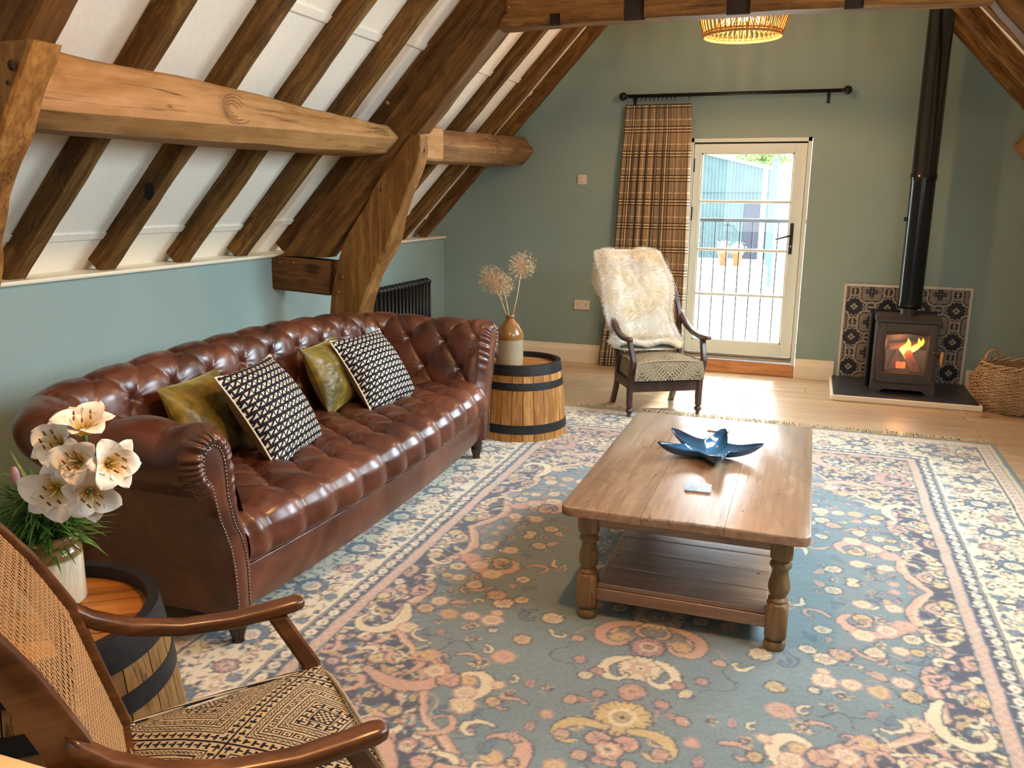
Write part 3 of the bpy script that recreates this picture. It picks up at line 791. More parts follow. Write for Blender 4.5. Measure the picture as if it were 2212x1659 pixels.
    for (x, y) in ((-.035, -1.10), (-.035, 1.10), (-.74, -1.08), (-.74, 1.08)):
        f = MB().lathe([(r, z) for r, z in lp], n=20).build('leg', M_darkleg, root, smooth=True); f.location = (x, y, 0)
    return root
def bmf(o):
    bm = bmesh.new(); bm.from_mesh(o.data); bmesh.ops.recalc_face_normals(bm, faces=bm.faces[:]); bm.to_mesh(o.data); bm.free()
build_sofa()

# ------------------------------------------------------------------ cushions
def pillow(name, S, thick, n, mat, label, M4, colfn=None, pipe=None, wrinkle=0., seed=0, back=None, group=None, Sh=None):
    """cushion in local X (width) Y (height) Z (thickness, front = +Z)"""
    Sh = Sh or S
    g = np.linspace(-1, 1, n); A, B = np.meshgrid(g, g, indexing='ij')
    pinch = 1-.055*(1-A**2)*np.abs(B)**2-.0; pinch2 = 1-0.09*(1-B**2)*np.abs(A)**2
    X = A*S/2*pinch2; Y = B*Sh/2*pinch
    t = thick/2*np.clip((1-np.abs(A)**2.2)*(1-np.abs(B)**2.2), 0, 1)**.62
    w = wrinkle*fbm(A*3.5+seed, B*3.5, 0, seed)+wrinkle*.6*np.sin((A+B*.6)*9+3*fbm(A*2, B*2, 1, seed))*np.clip(t/thick*2, 0, 1)
    root = empty(name); root.matrix_world = M4; tag(root, label, 'cushion', group)
    col = colfn(A*S/2, B*Sh/2) if colfn else None
    f = mesh('front_panel', np.stack([X, Y, t+w*np.clip(t/thick*4, 0, 1)], 2).reshape(-1, 3), grid_faces(n, n), mat, root, col=col.reshape(-1, 3) if col is not None else None)
    m = 40; g = np.linspace(-1, 1, m); A, B = np.meshgrid(g, g, indexing='ij')
    X = A*S/2*(1-.09*(1-B**2)*np.abs(A)**2); Y = B*Sh/2*(1-.09*(1-A**2)*np.abs(B)**2)
    t = thick/2*np.clip((1-np.abs(A)**2.2)*(1-np.abs(B)**2.2), 0, 1)**.62
    mesh('back_panel', np.stack([X, Y, -t], 2).reshape(-1, 3), grid_faces(m, m)[:, ::-1], back or mat, root)
    if pipe:
        k = 24; E_ = []
        q = np.linspace(-1, 1, k, endpoint=False)
        for a, b in [(q, -1+0*q), (1+0*q, q), (-q, 1+0*q), (-1+0*q, -q)]:
            for i in range(k): E_.append((a[i]*S/2*(1-.09*(1-b[i]**2)*abs(a[i])**2)*1.003, b[i]*Sh/2*(1-.09*(1-a[i]**2)*abs(b[i])**2)*1.003, 0))
        MB().tube(E_, .0045, 6, closed=True).build('piping', pipe, root, smooth=True)
    return root
def hourglass(x, y):
    """interlocking black key lines with off-white hourglass triangles"""
    cw, ch = .030, .036
    c = y/cw; row = np.floor(c); fy = c-row-.5
    d = x/ch+.5*0-row*.36; fx = d-np.floor(d)-.5
    black = np.zeros_like(x, bool)
    tri = (np.abs(fy) < .46*np.abs(fx)*2.0) & (np.abs(fx) < .5) 
    line = (np.abs(fy-.9*fx) < .17) | (np.abs(fx) > .41) | ((np.abs(fy) > .40) & (fx*fy > 0))
    black = line | ((~tri) & (np.abs(fy) > .30))
    c0, c1 = np.array(lin('#e3ddcc')), np.array(lin('#17161f'))
    hatch = .86+.14*np.sign(np.sin(x*900+y*300))
    out = np.where(black[..., None], c1, c0*hatch[..., None])
    return out
M_cush = vcol('printed_cotton', .75, .2, .15, 500)
M_linen = plain('beige_cotton_back', '#8a7453', .8, 0, .2, .08, .2, 300)
M_pipe = plain('ivory_piping', '#ded3bd', .7)
def velvet():
    x = N('mustard_velvet'); v = x.coord(); a = x.noise(v, 7, 3, .6, 1.0)
    x.bump(x.noise(v, 30, 3, .6, .6), .3, .006)
    x.set(x.ramp(a, [(.3, lin('#3f3208')), (.5, lin('#5f4e0c')), (.7, lin('#8a7119'))]), .42, 0, .4)
    x.b.inputs['Sheen Weight'].default_value = .5; x.b.inputs['Sheen Tint'].default_value = (.9, .8, .3, 1); return x.m
M_velvet = velvet()
def frame(o, ux, uy):
    ux = Vector(ux).normalized(); uy = Vector(uy); uy = (uy-ux*uy.dot(ux)).normalized(); uz = ux.cross(uy)
    m = Matrix.Identity(4)
    for i in range(3): m[i][0], m[i][1], m[i][2], m[i][3] = ux[i], uy[i], uz[i], o[i]
    return m
def stand(D, C, ang, h):
    D, C = Vector(D), Vector(C); u = (C-D).normalized(); w = Vector((0, 0, 1)).cross(u)
    v = w*math.cos(math.radians(ang))+Vector((0, 0, 1))*math.sin(math.radians(ang))
    return frame((D+C)/2+v*h/2, u, v)
pillow('scatter_cushion', .49, .21, 230, M_cush, 'black and ivory patterned cushion nearer the lilies', stand((-1.91, 2.69, .432), (-1.995, 3.175, .432), 57, .42), hourglass, M_pipe, .002, 2, M_linen, 'patterned cushions on the sofa', .445)
pillow('scatter_cushion', .46, .20, 230, M_cush, 'black and ivory patterned cushion at the far end of the sofa', stand((-1.98, 3.63, .432), (-1.955, 4.03, .432), 56, .405), hourglass, M_pipe, .002, 3, M_linen, 'patterned cushions on the sofa', .43)
pillow('velvet_cushion', .42, .16, 80, M_velvet, 'mustard velvet cushion half hidden behind the nearer patterned one', stand((-2.17, 2.53, .455), (-2.22, 2.95, .455), 66, .33), None, None, .008, 4, None, 'mustard velvet cushions on the sofa', .35)
pillow('velvet_cushion', .42, .16, 80, M_velvet, 'crumpled mustard velvet cushion between the two patterned ones', stand((-2.13, 3.44, .455), (-2.20, 3.86, .455), 68, .33), None, None, .009, 5, None, 'mustard velvet cushions on the sofa', .35)

# ------------------------------------------------------------------ coffee table
M_pine = wood('waxed_pine', '#6b543f', '#8b7058', '#a38a70', 1, .27, .8, .45, .12, contrast=.8)
M_pinex = wood('waxed_pine_cross', '#6a4f3c', '#8b6b52', '#a5856a', 0, .25, .9, .45, .12, contrast=.8)
M_pinez = wood('turned_pine', '#5a432c', '#80633f', '#9b7c55', 2, .42, 1, .4, .15, contrast=.8)
for _m in (M_pine, M_pinex):
    _b = _m.node_tree.nodes['Principled BSDF']; _b.inputs['Coat Weight'].default_value = .6; _b.inputs['Coat Roughness'].default_value = .22
def rrect(x0, x1, y0, y1, r, n=6):
    P = []
    for cx, cy, a0 in ((x1-r, y1-r, 0), (x0+r, y1-r, PI/2), (x0+r, y0+r, PI), (x1-r, y0+r, 3*PI/2)):
        for k in range(n+1): a = a0+PI/2*k/n; P.append((cx+r*math.cos(a), cy+r*math.sin(a)))
    return P
def build_table():
    t = empty('coffee_table', (-.335, 3.36, 0)); tag(t, 'rustic waxed pine coffee table with turned legs and a lower shelf', 'table')
    hx, hy = .412, .70
    P = rrect(-hx, hx, -hy, hy, .035)
    # three long top planks
    xs = [-hx, -.13, .145, hx]
    for i in range(3):
        a, b_ = xs[i]+(.0006 if i else 0), xs[i+1]-(.0006 if i < 2 else 0)
        Q = []
        n = 26
        def clip(x, y): return (min(max(x, a), b_), y)
        ring = [clip(x, y) for x, y in P]
        out = []
        for q in ring:
            if not out or (abs(out[-1][0]-q[0])+abs(out[-1][1]-q[1])) > 1e-5: out.append(q)
        if abs(out[0][0]-out[-1][0])+abs(out[0][1]-out[-1][1]) < 1e-5: out.pop()
        rings = []
        c = ((a+b_)/2, 0)
        for z, ins in ((.418, .003), (.421, .0), (.443, .0), (.449, .002), (.451, .006)):
            rings.append([(x-math.copysign(ins, x) if (abs(x-xs[0]) < .05 or abs(x-xs[3]) < .05) and abs(x) > .3 else x, y-math.copysign(ins, y), z) for x, y in out])
        MB().loft(rings).build('top_plank', M_pine, t, angle=.5)
    lx, ly = .327, .595
    # aprons (front one with a shallow waved lower edge)
    for s in (-1, 1):
        b_ = MB(); n = 30; rings = []
        for k in range(n+1):
            x = -lx+2*lx*k/n; rings.append([(x, s*(ly+.022), .418), (x, s*(ly+.022), .362), (x, s*(ly), .362), (x, s*ly, .418)])
        b_.loft(rings).build('apron', M_pinex, t)
    for s in (-1, 1): MB().box(s*(lx+.01)-.011, s*(lx+.01)+.011, -ly, ly, .362, .418).build('apron', M_pine, t)
    # shelf: cross planks
    ys = np.linspace(-ly-.01, ly+.01, 9)
    for i in range(8): MB().box(-lx+.035, lx-.035, ys[i]+.001, ys[i+1]-.001, .125, .143+.0015*(i % 2), .003).build('shelf_plank', M_pinex, t)
    for s in (-1, 1): MB().box(-lx, lx, s*(ly+.002)-.012, s*(ly+.002)+.012, .078, .124, .003).build('shelf_rail', M_pinex, t)
    for s in (-1, 1): MB().box(s*(lx-.03)-.012, s*(lx-.03)+.012, -ly, ly, .078, .124, .003).build('shelf_rail', M_pine, t)
    # turned legs with square blocks
    def leg():
        b_ = MB(); h = .036
        def sq(z, s, rd=0): 
            return [(s*math.cos(a)*(1/max(abs(math.cos(a)), abs(math.sin(a))))*(1-rd)+s*1.12*math.cos(a)*rd, s*math.sin(a)*(1/max(abs(math.cos(a)), abs(math.sin(a))))*(1-rd)+s*1.12*math.sin(a)*rd, z) for a in np.linspace(0, 2*PI, 32, endpoint=False)+PI/32]
        R = [sq(.418, h), sq(.355, h), sq(.338, h*.97, .35), sq(.332, h*.84, 1)]
        pr = [(.329, .029), (.325, .026), (.32, .031), (.313, .036), (.306, .036), (.299, .031), (.294, .026), (.285, .026), (.27, .029), (.25, .034), (.232, .0365), (.216, .034), (.204, .028), (.197, .025), (.192, .030), (.186, .034), (.18, .030), (.176, .033), (.172, .037)]
        for z, r in pr: R.append([(r*math.cos(a), r*math.sin(a), z) for a in np.linspace(0, 2*PI, 32, endpoint=False)+PI/32])
        R += [sq(.165, h*.95, .45), sq(.15, h), sq(.065, h), sq(.052, h*.95, .4), sq(.046, h*.8, 1)]
        for z, r in ((.042, .026), (.036, .034), (.022, .037), (.008, .034), (0, .029)): R.append([(r*math.cos(a), r*math.sin(a), z) for a in np.linspace(0, 2*PI, 32, endpoint=False)+PI/32])
        return b_.loft(R)
    l0 = leg().build('leg', M_pinez, t, smooth=True, angle=.7); l0.location = (-lx, -ly-.003, 0)
    for p in ((lx, -ly-.003), (-lx, ly), (lx, ly)): dup(l0, t, location=(p[0], p[1], 0))
    # dark nail holes in the top
    M_hole = plain('nail_hole', '#2a1a10', .9)
    for x, y in ((-.33, -.62), (.02, -.26), (.19, -.52), (-.27, .1), (.3, -.3)):
        h = MB().lathe([(0, 0), (.0045, 0), (.004, .0006), (0, .0007)], n=8).build('nail_hole', M_hole, t); h.location = (x, y, .4508)
    for x, y in ((-.27, -.35), (.25, -.33)):
        h = MB().lathe([(0, 0), (.006, 0), (.005, .0006), (0, .0007)], n=8).build('nail_hole', M_hole, t); h.location = (x, y, .1448)
build_table()
# coasters
def coaster(x, y, rz, label, top):
    c = empty('drinks_coaster', (x, y, .4512), rz); tag(c, label, 'coaster', 'square coasters on the coffee table')
    for nm, z0, z1, m, s in (('cork_base', 0, .003, plain('coaster_cork', '#9a5f45', .7), .047), ('top_sheet', .003, .006, top, .0468)):
        rings = [[(px, py, z) for px, py in rrect(-s, s, -s, s, .01)] for z in (z0, z1)]
        MB().loft(rings).build(nm, m, c)
coaster(-.318, 3.013, .06, 'square grey-white coaster in front of the blue starfish dish', plain('coaster_marble', '#8c9cab', .12, 0, .6, .35, scale=50))
coaster(-.33, 3.865, -.05, 'pale square coaster behind the blue starfish dish', plain('coaster_pale', '#c9b9aa', .2, 0, .6, .15, scale=50))
# starfish dish
def starfish():
    r = empty('starfish_dish', (-.325, 3.425, .4515)); tag(r, 'glossy blue ceramic starfish-shaped dish on the coffee table', 'dish')
    nt, nr = 200, 26
    th = np.linspace(0, 2*PI, nt, endpoint=False); q = np.linspace(0, 1, nr)
    lens = [.215, .215, .225, .225, .225]; angs = [math.radians(a) for a in (8, 80, 143, 207, 287)]
    R = np.zeros(nt); tip = np.zeros(nt)
    for L, a in zip(lens, angs):
        d = np.abs((th-a+PI) % (2*PI)-PI)
        R = np.maximum(R, .095+(L-.095)*np.exp(-(d/.27)**1.5)); tip = np.maximum(tip, np.exp(-(d/.2)**2))
    T_, Q = np.meshgrid(th, q, indexing='ij')
    rr = R[:, None]*Q
    lift = .006+.040*Q**2.6+.024*tip[:, None]*Q**6
    X = rr*np.cos(T_); Y = rr*np.sin(T_)
    V1 = np.stack([X, Y, lift], 2)
    V2 = np.stack([X*.985, Y*.985, np.maximum(lift-.007, .0)], 2)
    V = np.concatenate([V1.reshape(-1, 3), V2[:, ::-1].reshape(-1, 3)])
    allv = np.concatenate([V1, V2[:, ::-1]], 1).reshape(-1, 3)
    x = N('blue_glaze'); g = x.n('ShaderNodeSeparateXYZ'); x.l(x.coord(), g.inputs[0])
    m_ = x.n('ShaderNodeMapRange'); x.l(g.outputs[2], m_.inputs[0]); m_.inputs[1].default_value = 0; m_.inputs[2].default_value = .05
    mat = x.set(x.ramp(m_.outputs[0], [(0, lin('#35627f')), (.5, lin('#2d628c')), (1, lin('#173a55'))]), .07, 0, .6)
    o = mesh('glazed_body', allv, grid_faces(nt, 2*nr, closeu=True), mat, r); bmf(o)
starfish()

# ------------------------------------------------------------------ barrels
M_stave = wood('barrel_oak', '#6a4420', '#a3713c', '#c39258', 2, .55, 1.1, .25, .4, knots=False)
M_head = wood('barrel_head_oak', '#6d431f', '#9d6d3b', '#b98b52', 0, .45, 1, .3, .3, knots=False)
M_hoop = plain('black_iron_hoop', '#2c2c2e', .5, .6, .5, .25, .3, 30)
def barrel(name, c, H, r0, r1, label, ns, stave, hoops, head, rz=0, rim=.03, hm=None):
    b = empty(name, c, rz); tag(b, label, 'barrel', 'half barrel side tables')
    def rad(z): t = z/H; return r0+(r1-r0)*(.55*t+.45*t*t)
    a = 2*PI/ns; zs = np.linspace(0, H-.003, 8); rings = []; g = .0035
    # stave curved piece
    for z in zs:
        R = rad(z); Ri = R-.022; P = []
        for k in range(5): t = -a/2+g/R*.5+(a-g/R)*k/4; P.append((R*math.cos(t), R*math.sin(t), z))
        for k in range(4, -1, -1): t = -a/2+g/R*.5+(a-g/R)*k/4; P.append((Ri*math.cos(t), Ri*math.sin(t), z))
        rings.append(P)
    s0 = MB().loft(rings).build('stave', stave, b, angle=.5)
    for k in range(1, ns): dup(s0, b, rotation_euler=(0, 0, k*a+.0))
    MB().lathe([(rad(H)-.0235, H-rim-.02), (rad(0)-.024, 0.0), (rad(0)-.026, 0.0), (rad(H)-.026, H-rim-.02)], n=64, cap=False).build('lining', M_gap, b)
    nb = 6; R = rad(H)-.023; ys = np.linspace(-R, R, nb+1)
    for i in range(nb):
        y0_, y1_ = ys[i]+.0008, ys[i+1]-.0008; P = []
        for y in np.linspace(y0_, y1_, 6): P.append((math.sqrt(max(R*R-y*y, 1e-6)), y))
        for y in np.linspace(y1_, y0_, 6): P.append((-math.sqrt(max(R*R-y*y, 1e-6)), y))
        MB().loft([[(x, y, z) for x, y in P] for z in (H-rim-.02, H-rim-.001*(i % 2))]).build('head_board', head, b)
    for (za, zb, fl) in hoops:
        pr = []
        for z in np.linspace(za, zb, 3): pr.append((rad(z)+.003, z))
        if zb > H: pr += [(rad(zb)-.0245, zb), (rad(zb)-.0255, H-rim-.001), (rad(zb)-.0235, H-rim-.001), (rad(zb)-.023, H-.001), (rad(H)+.0002, H-.001)]
        for z in np.linspace(min(zb, H-.002), za, 3): pr.append((rad(z)+.0002, z))
        V = []; n = 72
        rings = [[(r*math.cos(k*2*PI/n), r*math.sin(k*2*PI/n), z) for k in range(n)] for r, z in pr]
        hp = MB().loft(rings, cap=False, closed=True).build('hoop', hm or M_hoop, b, angle=.6)
        zc = (za+zb)/2; rv = MB()
        for t in (-1.9, -1.82): rv.ball(((rad(zc)+.003)*math.cos(t), (rad(zc)+.003)*math.sin(t), zc), .005, 6, 4)
        rv.build('rivet', hm or M_hoop, hp, smooth=True)
    if fl: pass
    return b
B1 = barrel('half_barrel', (-1.70, 5.045, 0), .475, .305, .258, 'half barrel side table beyond the far sofa arm, holding the stoneware jug', 26, M_stave,
            [(.415, .477, 0), (.325, .37, 0), (.055, .11, 0)], M_head, .4)
B2 = barrel('half_barrel', (-1.715, 1.395, 0), .50, .345, .285, 'half barrel side table in front of the near sofa arm, holding the lilies', 22,
            wood('weathered_barrel_oak', '#3c2a17', '#94703f', '#bf9a62', 2, .6, .8, .25, .6, contrast=.7), [(.425, .502, 0), (.315, .365, 0), (.06, .115, 0)],
            wood('varnished_head_oak', '#6e3f12', '#9f6526', '#b97d38', 0, .32, .7, .4, .15, knots=False), .62, .032)
# ------------------------------------------------------------------ stoneware jug and dried alliums
def glaze2(name, lo, hi, zsplit, blur, rough=.2):
    x = N(name); g = x.n('ShaderNodeSeparateXYZ'); x.l(x.coord(), g.inputs[0]); nf = x.noise(x.coord(), 12, 3)
    ad = x.n('ShaderNodeMath', operation='MULTIPLY_ADD'); x.l(nf, ad.inputs[0]); ad.inputs[1].default_value = blur*2; x.l(g.outputs[2], ad.inputs[2])
    m_ = x.n('ShaderNodeMapRange'); x.l(ad.outputs[0], m_.inputs[0]); m_.inputs[1].default_value = zsplit+blur*.3; m_.inputs[2].default_value = zsplit+blur*1.5
    sp = x.noise(x.coord(), 160, 2)
    col = x.mix(m_.outputs[0], lin(lo), lin(hi)); col = x.mix(x.ramp(sp, [(.6, 0.0), (.8, .3)]), col, lin('#5a4630'))
    return x.set(col, rough, 0, .5)
J0 = (-1.745, 4.975, .446)
j = empty('stoneware_jug', J0); tag(j, 'two-tone stoneware jug with brown shoulders on the far half barrel', 'jug')
MB().lathe([(0, .0), (.080, 0), (.084, .006), (.086, .05), (.0865, .17), (.088, .174), (.088, .19), (.082, .212), (.06, .25), (.038, .277), (.026, .288), (.024, .296), (.031, .302), (.033, .312), (.030, .318), (.020, .317), (.018, .29), (0, .28)], n=40).build('body', glaze2('jug_glaze', '#9d9075', '#80582d', .166, .006), j, smooth=True, angle=1.2)
M_dry = plain('dried_straw', '#c4a982', .8, 0, .2, .15)
def allium(base_, top, R, label, seed):
    r = empty('dried_allium', base_); tag(r, label, 'dried flower', 'dried alliums in the stoneware jug')
    b0, t0 = Vector((0, 0, 0)), Vector(top)-Vector(base_)
    MB().tube([b0, b0.lerp(t0, .5)+Vector((.006, 0, 0)), t0], [.0045, .004, .003], 6).build('stem', M_dry, r, smooth=True)
    rs = np.random.RandomState(seed); m = MB(); n = 150
    for i in range(n):
        z = 1-2*(i+.5)/n; ph = i*2.39996; d = Vector((math.sqrt(1-z*z)*math.cos(ph), math.sqrt(1-z*z)*math.sin(ph), z))
        d = (d+Vector(rs.normal(size=3)*.09)).normalized(); L = R*rs.uniform(.78, 1.08)
        e = t0+d*L; m.tube([t0+d*.008, e], [.0006, .0007], 3)
        a = d.orthogonal().normalized(); b_ = d.cross(a)
        for k in range(5):
            t = k*2*PI/5+rs.rand(); p = e+(a*math.cos(t)+b_*math.sin(t))*.0095+d*.005
            q = (a*math.cos(t+1.57)+b_*math.sin(t+1.57))*.0016
            m.add([e-q, e+q, p], [(0, 1, 2)])
        m.ball(e[:], .0018, 4, 3)
    tag(m.build('seed_head', M_dry, r), kind='stuff')
nk = (J0[0], J0[1], J0[2]+.27)
allium((nk[0]-.008, nk[1], nk[2]), (-1.858, 4.95, .985), .088, 'leftmost and fullest dried allium head in the stoneware jug', 1)
allium((nk[0], nk[1]-.006, nk[2]), (-1.772, 4.90, .955), .078, 'middle dried allium head, the lowest of the three', 2)
allium((nk[0]+.008, nk[1], nk[2]), (-1.672, 4.98, 1.07), .088, 'right-hand dried allium head, the tallest of the three', 3)
# ------------------------------------------------------------------ lilies in a crock
K0 = (-1.775, 1.505, .468)
k = empty('stoneware_crock', K0); tag(k, 'cream stoneware crock with a tan glazed rim on the near half barrel', 'crock')
MB().lathe([(0, 0), (.081, 0), (.084, .004), (.0845, .135), (.083, .142), (.078, .150), (.074, .156), (.076, .160), (.083, .164), (.086, .172), (.086, .182), (.082, .188), (.072, .188), (.070, .17), (.070, .05), (0, .04)], n=48).build('body', glaze2('crock_glaze', '#d6cdb4', '#86693a', .126, .006, .15), k, smooth=True, angle=1.3)
def petal_mat():
    x = N('lily_petal'); a = x.n('ShaderNodeVertexColor'); a.layer_name = 'Col'
    m = x.set(a.outputs['Color'], .45, 0, .3); x.b.inputs['Subsurface Weight'].default_value = .15; x.b.inputs['Subsurface Scale'].default_value = .01; return m
M_petal = petal_mat(); M_anther = plain('rust_anther', '#8a4a1c', .8); M_style = plain('pale_style', '#d8d6a0', .5); M_stem = plain('green_stem', '#4d6b2a', .5)
def petal(L, Wd, curl, open_, nu=14, nv=7):
    u = np.linspace(0, 1, nu); v = np.linspace(-1, 1, nv); U, V_ = np.meshgrid(u, v, indexing='ij')
    w = Wd*np.sin(PI*np.clip(U, 0, 1)**.85)**.62*.5+.004*(1-U)
    s = L*U; ang = open_*(.35+.65*np.clip(U*1.6, 0, 1))+curl*np.clip(U-.45, 0, 1)**1.3
    du = L/(nu-1); cx = np.cumsum(np.sin(ang[:, 0]))*du; cz = np.cumsum(np.cos(ang[:, 0]))*du
    X = cx[:, None]-np.cos(ang)*0+0*V_; Z = cz[:, None]+.0*V_
    fold = .25*w*(V_**2)+.004*np.sin(U*9+V_*3)*np.abs(V_)
    X = X-np.cos(ang)*fold; Z = Z+np.sin(ang)*fold
    Y = V_*w
    c0, c1, c2 = np.array(lin('#f6efe4')), np.array(lin('#e8b820')), np.array(lin('#e6cfc4'))
    t = np.clip(1.4-U*2.7, 0, 1)[..., None]; col = c0*(1-t)+c1*t
    m = (np.exp(-(V_*4)**2)*.35*(U > .3))[..., None]; col = col*(1-m)+c2*m
    return np.stack([X, Y, Z], 2).reshape(-1, 3), grid_faces(nu, nv), col.reshape(-1, 3)
def lily(head, d, size, label, seed, open_=1.05):
    rs = np.random.RandomState(seed)
    r = empty('white_lily', head); tag(r, label, 'flower', 'white lilies in the crock')
    Z = Vector(d).normalized(); X = Z.orthogonal().normalized(); Y = Z.cross(X)
    R3 = np.array([X, Y, Z]).T
    for i in range(6):
        V, F, C = petal(size*(1.0 if i % 2 else .95)*rs.uniform(.92, 1.06), size*(.78 if i % 2 else .56), 1.7*rs.uniform(.7, 1.2), open_*rs.uniform(.92, 1.1))
        a = i*PI/3+rs.uniform(-.08, .08)
        Rz = np.array([[math.cos(a), -math.sin(a), 0], [math.sin(a), math.cos(a), 0], [0, 0, 1]])
        V = V*np.array([1, 1, 1]); V = V+np.array([.004, 0, -.0 if i % 2 else -.002])
        mesh('petal', (R3 @ (Rz @ V.T)).T, F, M_petal, r, col=C)
    st = MB(); an = MB()
    for i in range(6):
        a = i*PI/3+.5; p = Z*(size*.72)+(X*math.cos(a)+Y*math.sin(a))*size*.24
        st.tube([(0, 0, 0), (p*.5)[:], p[:]], .0012, 4); an.tube([(p+Y*.006)[:], (p-Y*.006)[:]], .0024, 5)
    st.tube([(0, 0, 0), (Z*size*.95)[:]], .0018, 5)
    st.build('stamen', M_style, r, smooth=True); an.build('anther', M_anther, r, smooth=True)
    h = Vector(head); e = Vector((K0[0]+rs.uniform(-.02, .02), K0[1]+rs.uniform(-.02, .02), K0[2]+.12))
    MB().tube([(0, 0, 0), (-Z*.05)[:], ((e-h)*.5-Z*.03)[:], (e-h)[:]], [.006, .0045, .004, .004], 6).build('stem', M_stem, r, smooth=True)
lily((-1.668, 1.475, .80), (.55, -.85, .05), .094, 'large open white lily facing the room, lowest at the front', 1, 1.15)
lily((-1.575, 1.475, .805), (.65, -.55, -.05), .082, 'white lily low on the right with a bright yellow throat', 2, 1.1)
lily((-1.65, 1.485, .905), (.1, -.8, .45), .080, 'white lily at the upper left of the bunch', 3, .9)
lily((-1.60, 1.50, .93), (.25, -.25, .8), .085, 'topmost white lily of the bunch, its petals pointing up', 4, .85)
lily((-1.585, 1.47, .875), (.35, -.75, .3), .078, 'pink-flushed white lily half hidden in the middle of the bunch', 5, .75)
lily((-1.515, 1.475, .875), (.85, -.35, .25), .080, 'rightmost white lily of the bunch, seen from its side', 6, .95)
def foliage():
    rs = np.random.RandomState(3); V, F = [], []
    root = empty('lily_foliage', K0)
    for i in range(640):
        a = rs.rand()*2*PI; r0 = rs.uniform(.0, .065); z0 = rs.uniform(.15, .30); L = rs.uniform(.07, .14); w = rs.uniform(.0022, .0042)
        p = Vector((r0*math.cos(a), r0*math.sin(a), z0)); a2 = a+rs.uniform(-.8, .8); d = Vector((math.cos(a2), math.sin(a2), rs.uniform(-.1, 1.2))).normalized()
        side = d.cross(Vector((0, 0, 1))).normalized()*w
        b = len(V); curl = rs.uniform(-.5, -.0); n = 5; tw = rs.uniform(-.6, .6)
        for k in range(n+1):
            t = k/n; q = p+d*L*t+Vector((0, 0, 1))*L*(curl*t*t+.25*t*tw*(1-t)); s = side*(math.sin(PI*min(.12+t*.88, 1))**.7)
            V += [(q-s)[:], (q+s)[:]]
        for k in range(n): F.append((b+2*k, b+2*k+1, b+2*k+3, b+2*k+2))
    x = N('grass_green_leaf'); nf = x.noise(x.coord(), 30, 2); x.set(x.ramp(nf, [(.3, lin('#26481a')), (.7, lin('#5d8434'))]), .45, 0, .4)
    o = mesh('leaves', V, F, x.m, root, False)
    tag(o, kind='stuff'); tag(root, 'dense fine green lily leaves spilling over the crock rim', 'foliage')
    for k in range(7):
        MB().tube([(rs.uniform(-.04, .04), rs.uniform(-.04, .04), .06), (rs.uniform(-.06, .06), rs.uniform(-.06, .06), .27)], .004, 6).build('stem', M_stem, root, smooth=True)
    b = MB().ball((0, 0, 0), .016, 10, 8, (.7, .7, 1.7)).build('bud', plain('lily_bud', '#a87f86', .5), root, smooth=True); b.location = (-.035, -.03, .34)
foliage()

# ------------------------------------------------------------------ cane armchairs
def chair_fabric(x, y):
    P = .40
    u = (x+.5*0)/P+.5; v = y/P
    u = u-np.floor(u)-.5; v = v+.12; v = v-np.floor(v)-.5
    a = np.abs(u)+np.abs(v); a = np.where(a > .5, 1-a, a)        # diamond distance 0..0.5
    s = (u*np.sign(v)-v*np.sign(u))*np.sign(u*v)
    s = (np.abs(u)-np.abs(v))
    k = a*2; dark = np.zeros_like(x, bool)
    f = lambda q: q-np.floor(q)
    def band(lo, hi): return (k >= lo) & (k < hi)
    # centre medallion
    g = (f(s*22) < .5) ^ (f(k*11) < .5); dark |= band(0, .14) & g
    dark |= band(.14, .17)
    b1 = band(.19, .33); q = f(s*14); r = (k-.19)/.14; dark |= b1 & (((q < .3)) | ((q < .75) & (r > .38) & (r < .62)) | (r > .86) | (r < .12))
    dark |= band(.36, .385)
    b2 = band(.40, .46); q = np.abs(f(s*26)-.5)*2; r = np.abs((k-.43)/.03); dark |= b2 & ((q+r > .55) & (q+r < 1.15))
    dark |= band(.475, .50)
    b3 = band(.53, .66); q = np.abs(f(s*11)-.5)*2; r = np.abs((k-.595)/.065); m = np.maximum(q*.95, r); dark |= b3 & (((m > .58) & (m < .86)) | (m < .25))
    dark |= band(.685, .71)
    b4 = band(.725, .785); q = np.abs(f(s*26)-.5)*2; r = np.abs((k-.755)/.03); dark |= b4 & ((q+r > .55) & (q+r < 1.15))
    dark |= band(.80, .825)
    b5 = band(.85, .96); q = f(s*14+.5); r = (k-.85)/.11; dark |= b5 & (((q < .35)) | ((q < .8) & (r > .35) & (r < .65)))
    dark |= band(.98, 1.01)
    c0, c1 = np.array(lin('#b9a886')), np.array(lin('#1f1b22'))
    return np.where(dark[..., None], c1, c0)
M_weave = vcol('woven_diamond_fabric', .85, .15, .4, 700)
M_chairwood = wood('walnut_chair_near', '#351b0c', '#5a3519', '#7c4e28', 1, .28, 1.1, .5, .08, knots=False, contrast=.8)
M_chairdark = wood('dark_chair_wood', '#2c1a16', '#47302a', '#5f453b', 2, .35, 1.1, .5, .1, knots=False, contrast=.8)
M_cane = plain('natural_cane', '#b28a5b', .5, 0, .3, .15, scale=80)
M_canedark = plain('darker_cane', '#8a5f45', .5, 0, .3, .15, scale=80)
BK = [(-.36, .17), (-.352, .35), (-.40, .52), (-.44, .67), (-.50, .80), (-.56, .90), (-.635, 1.03)]
def bky(z): return float(np.interp(z, [b[1] for b in BK], [b[0] for b in BK]))
def bkx(z): return float(np.interp(z, [.17, .35, .67, .85, 1.03], [.215, .22, .235, .215, .175]))
